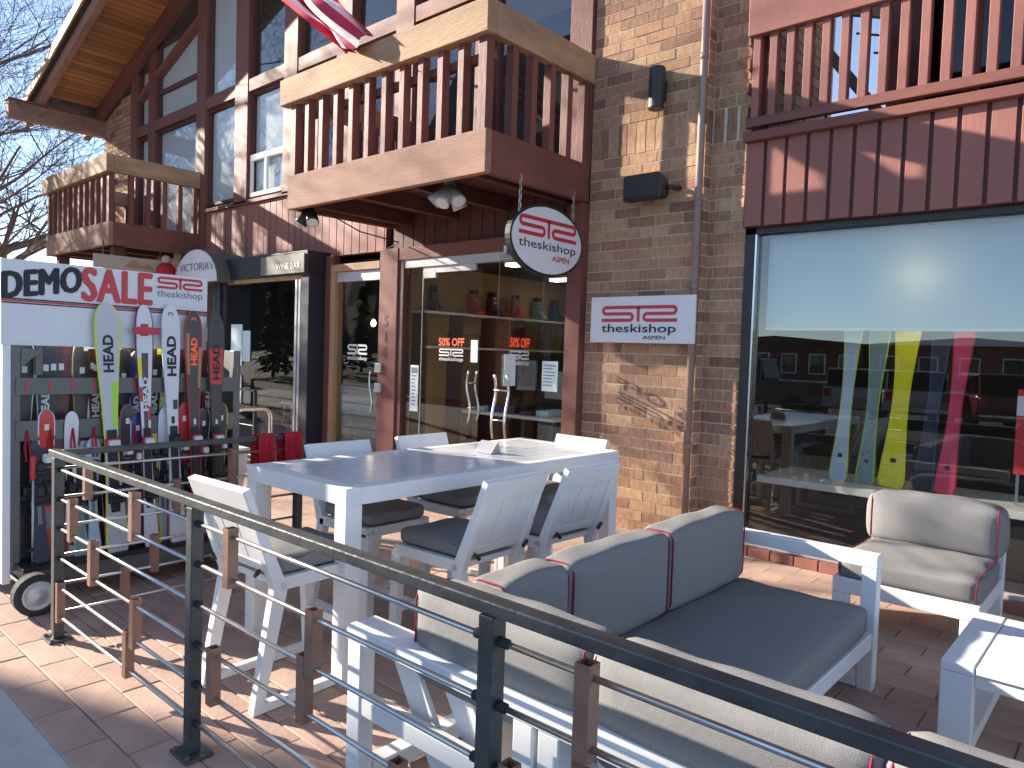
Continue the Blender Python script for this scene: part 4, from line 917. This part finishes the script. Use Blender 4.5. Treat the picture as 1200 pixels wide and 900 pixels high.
MB().box(-3.83, -3.47, 5.788, 5.802, 3.16, 3.36).build('grille', 'black_plastic', sp, .006)
MB().tube([(-3.45, 5.93, 3.25), (-3.41, 5.93, 3.25), (-3.41, 6.1, 3.27)], .022, 8).build('bracket', 'black_metal', sp, smooth=True); MB().tube([(-3.65, 5.95, 3.25), (-3.65, 6.1, 3.25)], .03, 8).build('bracket', 'black_metal', sp, smooth=True)
def spots(lb, x, y, z, heads):
    s = thing('spotlight', lb, 'spotlight', (x, y, z), 'twin floodlights under the balcony')
    MB().lathe([(.06, -.05), (.065, -.01), (.065, .07)], (x, y, z), 14).build('base', 'grey_metal', s, smooth=True)
    for dx, dy, dz in heads:
        p = Vector((x, y, z - .05)); d = Vector((dx, dy, dz)).normalized()
        m = MB().tube([p, p + d * .06, p + d * .11, p + d * .2, p + d * .24], [.022, .034, .058, .07, .076], 14); h = m.build('lamp_head', 'brushed' if len(heads) > 2 else 'black_metal', s, smooth=True)
        MB().tube([p + d * .238, p + d * .243], .066, 14).build('lens', 'sign_white', h)
spots('grey floodlight cluster under the middle of the main balcony', -5.28, 4.95, 3.36, [(-.5, -.35, -.6), (.1, -.5, -.8), (.15, .4, -.8), (.6, -.1, -.7)])
spots('small dark floodlight pair at the outer corner of the main balcony', -7.45, 4.80, 3.36, [(-.3, -.3, -.7), (.4, -.2, -.7)])
cb = MB().tube([(-7.35, 4.8, 3.3), (-7.33, 5.4, 3.1), (-7.32, 6.0, 3.05), (-7.6, 6.05, 3.0)], .008, 6).build('cable', 'black_plastic', None, smooth=True); tag(cb, 'black cable from the floodlight pair to the wall', 'cable')
# flag hanging into view over the balcony
fl = thing('flag', 'red and white striped flag hanging from a pole over the main balcony', 'flag', (-5.85, 4.35, 4.65))
E0 = Vector((-5.86, 4.36, 4.69)); DA = Vector((-.74, 0, .62)).normalized(); DB = Vector((-.62, 0, -.10))
NA, NBs = 26, 9
for s in range(NBs):
    m = MB()
    for i in range(NA + 1):
        a = 1.9 * i / NA
        for j in range(3):
            b = (s + j / 2) / NBs; fold = .09 * math.sin(b * 9 + a * 2.2) + .05 * math.sin(b * 17 - a * 3)
            wdt = .68 + .12 * a; edge = .05 * math.sin(b * 11) * (1 if i == 0 else 0)
            p = E0 + DA * (a + edge) + DB * b * wdt + Vector((0, fold, .05 * math.sin(b * 8 + a)))
            m.v.append(tuple(p))
    m.f = [(3 * i + j, 3 * i + j + 1, 3 * i + 4 + j, 3 * i + 3 + j) for i in range(NA) for j in range(2)]
    m.build('stripe', 'flag_red' if s % 2 == 0 else 'flag_white', fl, smooth=True)
tipP = E0 + DA * 1.9
MB().tube([(-8.0, 6.08, 5.2), tuple(tipP + Vector((-.3, .05, -.1))), tuple(tipP + Vector((0, 0, .12)))], .018, 8).build('pole', 'raw_wood', fl, smooth=True)
# signs and fence further left
hs = thing('hanging_board', 'beige hanging board under the left balcony', 'sign', (-13.0, 5.0, 2.85)); MB().box(-13.02, -12.98, 4.35, 5.6, 2.86, 3.08).build('board', 'stucco', hs, .003)
q = MB(); q.prism([(4.8, 2.9), (4.95, 3.03), (5.1, 2.95), (5.2, 3.0), (5.3, 2.9)], lambda u, v, d: (-12.978 + d, u, v), .002).build('motif', 'ski_wood', hs)
for y in (4.5, 5.4): MB().tube([(-13, y, 3.08), (-13, y, 3.3)], .01, 6).build('hanger', 'black_metal', hs)
fc = thing('bar_fence', 'thin black metal fence in front of the wine bar window', 'fence', (-9.6, 5.2, 0))
for x in (-12.0, -10.6, -9.0): MB().box(x - .02, x + .02, 4.98, 5.02, 0, 1.06).build('post', 'black_metal', fc)
MB().box(-12.0, -9.0, 4.975, 5.025, 1.06, 1.085).build('top_rail', 'black_metal', fc)
for z in (.2, .4, .6, .8): MB().tube([(-12, 5, z), (-9, 5, z)], .008, 6).build('rod', 'black_metal', fc)
rc = thing('mascot_post', 'small red jacketed figure with pale head on a post beside the arched canopy', 'figure', (-12.75, 5.4, 0))
MB().lathe([(.10, 0), (.14, .05), (.15, .16), (.15, .22), (.10, .28), (.04, .30)], (-12.75, 5.4, 2.72), 14).build('jacket', 'red_cloth', rc, smooth=True)
for s_ in (-1, 1): MB().tube([(-12.75 + s_ * .12, 5.4, 2.95), (-12.75 + s_ * .19, 5.35, 2.85), (-12.75 + s_ * .15, 5.27, 2.78)], [.045, .045, .035], 8).build('sleeve', 'red_cloth', rc, smooth=True)
MB().lathe([(.02, 0), (.06, .03), (.075, .08), (.06, .13), (.02, .15)], (-12.75, 5.4, 3.0), 12).build('head', 'stucco', rc, smooth=True)
MB().lathe([(.06, 0), (.06, 2.72)], (-12.75, 5.4, 0), 10).build('post', 'dark_wood', rc)

# ------------------------------------------------------------------ things inside the shop
sh = thing('boot_shelf', 'wall shelf with amber wood fronts behind the shop doors', 'shelf', (-7.4, 8.4, 0))
for z in (2.19, 1.72): MB().box(-7.62, -7.30, 6.5, 9.88, z, z + .03).build('shelf_board', 'interior_white', sh, .003)
for i in range(5): MB().box(-7.62, -7.58, 6.6 + i * .66, 7.2 + i * .66, 1.94, 2.17).build('back_panel', 'interior_wood', sh)
for i in range(6): MB().box(-7.60, -7.32, 6.5 + i * .66, 6.53 + i * .66, 0, 2.19).build('upright', 'dark_wood', sh)
def boot(lb, x, y, z, c, a):
    b = thing('ski_boot', lb, 'ski boot', (0, 0, 0), 'ski boots on the shelf')
    MB().prism([(-.13, 0), (.15, 0), (.16, .05), (.08, .10), (.02, .14), (-.01, .30), (-.12, .32), (-.14, .12)], lambda u, v, d: (u, -.05 + d, v), .10).build('shell', c, b, .015)
    MB().box(-.12, .0, -.045, .045, .30, .36).build('liner', 'black_plastic', b, .012)
    for zz in (.10, .17, .24): MB().box(-.02, .09 - zz * .28, -.058, .058, zz, zz + .012).build('buckle', 'grey_metal', b)
    b.location = (x, y, z); b.rotation_euler = (0, 0, R(a))
for k, (y, c, n_) in enumerate(((6.75, 'ski_black', 'black ski boot at the door end of the shelf'), (7.55, 'ski_red', 'bright red ski boot beside the first black one'), (7.95, 'ski_maroon', 'maroon ski boot between the red boots'), (8.45, 'ski_red', 'red ski boot before the dark pair'), (9.0, 'ski_teal', 'dark green ski boot beside the last boot'), (9.45, 'ski_navy', 'navy ski boot at the far end of the shelf'))):
    boot(n_, -7.44, y, 2.221, c, -20 + 12 * (k % 3))
dt = thing('display_table', 'display table covered in folded white goods inside the shop door', 'table', (-6.3, 7.4, 0))
MB().box(-7.1, -5.5, 7.0, 7.8, .86, .90).build('table_top', 'interior_white', dt, .004)
for x in (-7.05, -5.6):
    for y in (7.05, 7.7): MB().box(x, x + .05, y, y + .05, 0, .86).build('leg', 'black_metal', dt)
for i, (c, n_) in enumerate((('interior_white', 'white'), ('ski_blue', 'blue'), ('ski_black', 'black'), ('ski_maroon', 'maroon'), ('ski_pale', 'pale blue'))):
    o = MB().box(-7.0 + i * .28, -6.80 + i * .28, 7.1, 7.5, .901, .95 + .03 * (i % 3)).build('folded_garment', c, None, .015); tag(o, 'folded %s garment on the display table inside the shop' % n_, 'garment', 'folded garments on the display table')
ct = thing('sales_counter', 'pale sales counter deep inside the shop', 'counter', (-6.2, 9.2, 0)); MB().box(-7.2, -4.9, 8.9, 9.3, 1.0, 1.42).build('counter_front', 'interior_white', ct, .006); MB().box(-7.2, -4.9, 8.85, 9.35, 0, 1.0).build('counter_base', 'interior_dark', ct)
rj = thing('jacket_rail', 'red and black jackets on a rail inside the shop', 'clothes rail', (-5.3, 7.7, 0))
MB().tube([(-5.7, 7.9, 1.75), (-4.4, 7.9, 1.75)], .015, 8).build('rail', 'steel', rj); 
for x in (-5.68, -4.42): MB().tube([(x, 7.9, 0), (x, 7.9, 1.75)], .015, 8).build('stand', 'steel', rj)
for i, c in enumerate(['ski_red', 'ski_red', 'ski_black', 'ski_lime', 'ski_black', 'ski_navy']):
    j = MB().add(*tapered((-5.5 + i * .2, 7.9, 1.0), (-5.5 + i * .2, 7.9, 1.68), .12, .5, .08, .38)).build('jacket', c, rj, .03)
for k, (x, xb, t, e, lb, L) in enumerate(((-2.0, -2.09, 'ski_pale', 'ski_lime', 'pale blue ski with lime edges in the shop window', 1.75), (-1.76, -1.87, 'ski_teal', 'ski_green', 'narrow grey green ski in the shop window', 1.55), (-1.56, -1.66, 'ski_yellow', 'ski_yellow', 'broad yellow ski in the shop window', 1.8), (-1.37, -1.42, 'ski_navy', 'ski_blue', 'dark blue ski in the shop window', 1.75), (-1.19, -1.26, 'ski_pink', 'ski_red', 'pink red ski in the shop window', 1.7))):
    s = make_ski(lb, 6.75, L, 0, 0, t, e, None, 'ink', [(-.3, .3, .12, .14, 'ink')], None, x=xb, z0=.665, wid=.23 if k == 2 else .17, grp='skis in the shop window', tip=False, toe=.62)
    s.rotation_euler = (R(-4), R((x - xb) / 1.35 * 57.3), R(-90)); s.rotation_mode = 'XYZ'
rv = thing('window_poster', 'red and white banner standing in the shop window beside the skis', 'banner', (-.72, 6.75, .66)); MB().box(-.80, -.50, 6.72, 6.74, .9, 1.55).build('panel', 'ski_red', rv); MB().box(-.80, -.50, 6.715, 6.72, 1.35, 1.5).build('band', 'sign_white', rv); MB().box(-.78, -.76, 6.72, 6.74, .66, .9).box(-.54, -.52, 6.72, 6.74, .66, .9).build('stand', 'steel', rv)
# wine bar interior
bc = thing('bar_counter', 'white wine bar counter behind the blue framed window', 'counter', (-10.2, 7.4, 0)); MB().box(-11.6, -9.0, 7.2, 7.7, 1.0, 1.06).build('counter_top', 'interior_white', bc, .004); MB().box(-11.5, -9.0, 7.3, 7.6, 0, 1.0).build('counter_front', 'interior_white', bc)
for k, x in enumerate((-10.9, -10.4, -9.9, -9.5)):
    st = thing('bar_stool', 'pale bar stool at the wine bar counter', 'stool', (x, 6.75, 0), 'stools in the wine bar'); MB().box(x - .17, x + .17, 6.6, 6.9, .70, .74).build('seat', 'interior_white', st, .01)
    for a in (-.14, .14):
        for b_ in (-.12, .12): MB().tube([(x + a, 6.75 + b_, 0), (x + a * .8, 6.75 + b_ * .8, .7)], .012, 6).build('leg', 'brushed', st)
for x, y in ((-10.45, 7.0), (-9.75, 7.5)):
    pl = thing('pendant_lamp', 'small glowing pendant bulb inside the wine bar', 'lamp', (x, y, 2.1), 'pendant bulbs in the wine bar'); MB().tube([(x, y, 2.17), (x, y, 2.87)], .004, 5).build('cord', 'black_metal', pl); MB().lathe([(.01, .07), (.03, .05), (.045, 0), (.03, -.04), (.01, -.05)], (x, y, 2.1), 10).build('bulb', 'lamp_on', pl, smooth=True)

# ------------------------------------------------------------------ trees
def bare_tree(label, x, y, H, seed, spread=1.0, lev=5, m='bark', bias=(0, 0), first=.3, dense=True):
    rnd = random.Random(seed); t = thing('bare_tree', label, 'tree', (x, y, -.01), 'bare winter trees'); tr, br = MB(), MB()
    rmin = .004 if m == 'bark_far' else .0025
    def grow(p, d, L, r, k, mb):
        n = 4 if k < 2 else 3; pts = [p]; rs = [r]; q = p.copy(); dd = d.copy()
        for i in range(n):
            dd = (dd + Vector((rnd.uniform(-1, 1), rnd.uniform(-1, 1), rnd.uniform(-.5, .8))) * (.10 + .05 * k)).normalized()
            q = q + dd * L / n; pts.append(q.copy()); rs.append(max(rmin, r * (1 - .8 * (i + 1) / n)))
        mb.tube(pts, rs, 8 if k == 0 else (5 if k < 3 else 3), cap=(k == 0))
        if k >= lev: return
        for i in range((rnd.randint(4, 5) if dense else rnd.randint(2, 4)) if k else (8 if dense else 6)):
            f = rnd.uniform(first if k == 0 else .25, 1.0); j = min(n - 1, int(f * n)); s = pts[j].lerp(pts[j + 1], f * n - j)
            side = Vector((rnd.uniform(-1, 1) + bias[0], rnd.uniform(-1, 1) + bias[1], rnd.uniform(-.05, .6))).normalized()
            nd = (dd * .55 + side * spread).normalized(); grow(s, nd, L * rnd.uniform(.50, .72), rs[j] * rnd.uniform(.5, .75), k + 1, br)
    grow(Vector((x, y, -.01)), Vector((0, 0, 1)), H * .62, H * .018, 0, tr)
    tr.build('trunk', m, t, smooth=True, fix=False); br.build('crown', m, t, smooth=False, fix=False)
    return t
bare_tree('bare tree on the pavement beyond the ski rack, its twigs reaching towards the left balcony', -15.5, -.2, 9.0, 3, 1.0, 5, bias=(0, .1), dense=False)
bare_tree('tall bare tree further up the pavement behind the first one', -23, .2, 12, 11, .9, 5, dense=False)
bare_tree('bare tree beyond the left end of the chalet', -22.5, 4.0, 13.5, 5, 1.0, 5, 'bark_far', first=.2)
bare_tree('smaller bare tree beside the chalet end, twigs crossing the sky', -20.5, 2.7, 11, 8, .95, 5, 'bark_far', first=.25, bias=(0, .25))
bare_tree('bare street tree at the kerb far up the road', -31, -2.2, 13, 21, .9, 4, dense=False)
def conifer(label, x, y, H, seed):
    rnd = random.Random(seed); t = thing('spruce_tree', label, 'tree', (x, y, 0), 'spruces across the street' if y < -30 else 'spruces at the pavement end')
    MB().tube([(x, y, -.1), (x, y, H * .95)], [H * .02, .02], 7).build('trunk', 'bark', t)
    m = MB()
    for k in range(int(H * 60)):
        h = rnd.uniform(.08, 1) ; z = h * H; rr = H * .2 * (1 - h) + .1; a = rnd.uniform(0, 6.283); r0 = rr * rnd.uniform(.35, 1)
        c = Vector((x + r0 * math.cos(a), y + r0 * math.sin(a), z - r0 * .3)); s = rnd.uniform(.25, .5)
        o1 = Vector((math.cos(a), math.sin(a), -.45)) * s; o2 = Vector((-math.sin(a), math.cos(a), rnd.uniform(-.4, .4))) * s * .5
        m.add([c - o1 * .5, c + o2, c + o1, c - o2], [(0, 1, 2, 3)])
    m.build('crown', 'needles', t, fix=False)
for k, (x, y, H) in enumerate(((-38, -4, 5.5), (-40, -8, 6), (-39, -12, 5), (-41, -16, 6.5), (-43, -20, 6), (-36, -1.5, 4.5), (-45, -25, 7), (-37, -10, 5))): conifer('low dark spruce in the row closing the far end of the pavement', x, y, H, k)

# ------------------------------------------------------------------ added unseen gabled block, shaped to cast the shade over the near pavement
shade_block = thing('chalet_building', 'added steep roofed block out of view, shading the near pavement', 'building', (-19, -8.5, 0))
NX0, NX1, NY, EZ = -22, -16, -5.52, 7.8
rid = NY - 3.0; rz = EZ + 3.0 * 1.75
MB().prism([(NY, 0), (NY, EZ - .1), (rid, rz - .15), (2 * rid - NY + .05, EZ - .05), (2 * rid - NY + .05, 0)], lambda u, v, d: (NX0 + .2 + d, u, v), NX1 - NX0 - .25).build('wall', 'stucco', shade_block)
for s_ in (1, -1):
    ya = rid + s_ * (NY - rid); MB().prism([(ya, EZ), (rid, rz), (rid, rz - .16), (ya, EZ - .16)], lambda u, v, d: (NX0 + d, u, v), NX1 - NX0).build('roof_slope', 'roofing', shade_block)
for y in (-7, -8.5, -10.2): 
    w_ = MB().box(NX1 - .06, NX1 - .02, y - .5, y + .5, 1.0, 2.4).build('window', 'dark_wood', shade_block); MB().box(NX1 - .02, NX1 - .01, y - .42, y + .42, 1.08, 2.32).build('pane', 'glass_dark', w_)

# ------------------------------------------------------------------ the street behind, seen mirrored in the glass
def car(name, label, x, y, rz, paint, kind):
    c = thing(name, label, 'car' if kind != 'pickup' else 'pickup truck', (0, 0, 0), 'cars parked across the street')
    if kind == 'pickup': low = [(-2.8, .45), (2.75, .45), (2.8, .9), (2.6, 1.12), (1.2, 1.2), (-2.75, 1.2), (-2.8, .8)]; cab = [(-.75, 1.2), (1.3, 1.2), (.75, 1.85), (-.6, 1.88)]
    else: low = [(-2.2, .4), (2.2, .4), (2.25, .8), (2.0, .98), (1.0, 1.08), (-2.15, 1.1), (-2.25, .75)]; cab = [(-2.05, 1.1), (1.1, 1.08), (.45, 1.62), (-1.6, 1.66)]
    MB().prism(low, lambda u, v, d: (u, -.9 + d, v), 1.8).build('body', paint, c, .06)
    MB().prism([(u * .985, v) for u, v in cab], lambda u, v, d: (u, -.76 + d, v), 1.52).build('cabin', 'car_glass', c, .05)
    zt = cab[2][1]; MB().box(cab[3][0], cab[2][0], -.74, .74, zt - .02, zt + .05).build('roof', paint, c, .03)
    for u in (cab[0][0] + .08, (cab[0][0] + cab[1][0]) / 2 - .1):
        for s in (-1, 1): MB().box(u, u + .09, s * .775 - .015, s * .775 + .015, 1.12, zt - .02).build('pillar', paint, c)
    wx = (-1.75, 1.75) if kind == 'pickup' else (-1.4, 1.4)
    for u in wx:
        for s in (-1, 1):
            w = MB().lathe([(.2, -.11), (.34, -.11), (.37, -.07), (.37, .07), (.34, .11), (.2, .11)], (u, s * .82, .37), 20, 'Y').build('wheel', 'tyre', c); MB().lathe([(.2, -.1), (.2, .1), (.06, .12)], (u, s * .82, .37), 16, 'Y').build('rim', 'chrome', w)
    for s in (-1, 1):
        MB().box(low[3][0] + .12, low[2][0] + .02, s * .7 - .14, s * .7 + .14, .78, .92).build('headlight', 'white_plastic', c, .02); MB().box(low[-1][0] - .02, low[-1][0] + .1, s * .74 - .1, s * .74 + .1, .8, 1.05).build('tail_light', 'tail_light', c, .02)
    MB().box(low[0][0] - .06, low[0][0] + .1, -.85, .85, .42, .6).build('bumper', 'chrome', c, .03)
    c.location = (x, y, -.118); c.rotation_euler = (0, 0, R(rz)); return c
P_('car_grey', (.12, .12, .13), .25, coat=.5); P_('car_silver', (.45, .46, .47), .25, coat=.5); P_('car_cream', (.5, .47, .42), .25, coat=.5); P_('car_red', (.16, .012, .015), .25, coat=.5); P_('car_black', (.015, .015, .018), .25, coat=.5)
car('pickup_truck', 'dark grey pickup truck parked across the street', -10.6, -12.0, 178, 'car_grey', 'pickup')
car('parked_car', 'silver parked car with its nose to the far kerb', -7.7, -13.4, 252, 'car_silver', 'suv')
car('parked_car', 'cream parked car beside the silver one', -5.9, -13.2, 252, 'car_cream', 'suv')
car('parked_car', 'dark red parked car across the street', -3.6, -12.6, 248, 'car_red', 'suv')
car('parked_car', 'black parked car across the street', -0.9, -12.6, 248, 'car_black', 'suv')
for k, (x0, x1, h, m, lb) in enumerate(((-26, -14.5, 3.0, 'dark_wood', 'dark brown low building across the street'), (-14, -3, 3.0, 'red_wood', 'red brown low building across the street'), (-2.5, 9, 3.1, 'stone', 'stone faced low building across the street'), (-42, -27, 3.2, 'stone', 'long low stone building far up the street'))):
    b = thing('street_building', lb, 'building', ((x0 + x1) / 2, -42, 0)); MB().box(x0, x1, -48, -38.2, 0, h).build('wall', m, b)
    MB().prism([(x0 - .4, h), (x1 + .4, h), ((x0 + x1) / 2, h + .5)], lambda u, v, d: (u, -48.4 + d, v), 10.6).build('roof', 'snow' if k % 2 else 'roofing', b)
    for fl_ in range(1):
        n = int((x1 - x0) / 1.9)
        for i in range(n):
            xc = x0 + (i + .5) * (x1 - x0) / n; z0 = .9 + 2.7 * fl_
            w = MB().box(xc - .55, xc + .55, -38.2, -38.12, z0, z0 + 1.4).build('window', 'white_paint', b); MB().box(xc - .47, xc + .47, -38.12, -38.1, z0 + .08, z0 + 1.32).build('pane', 'glass_dark', w)
for i in range(12): 
    o = MB().add([(-13 + i * 4, -11.06, -.115), (-11 + i * 4, -11.06, -.115), (-11 + i * 4, -10.94, -.115), (-13 + i * 4, -10.94, -.115)], [(0, 1, 2, 3)]).build('lane_marking', 'road_paint', street)
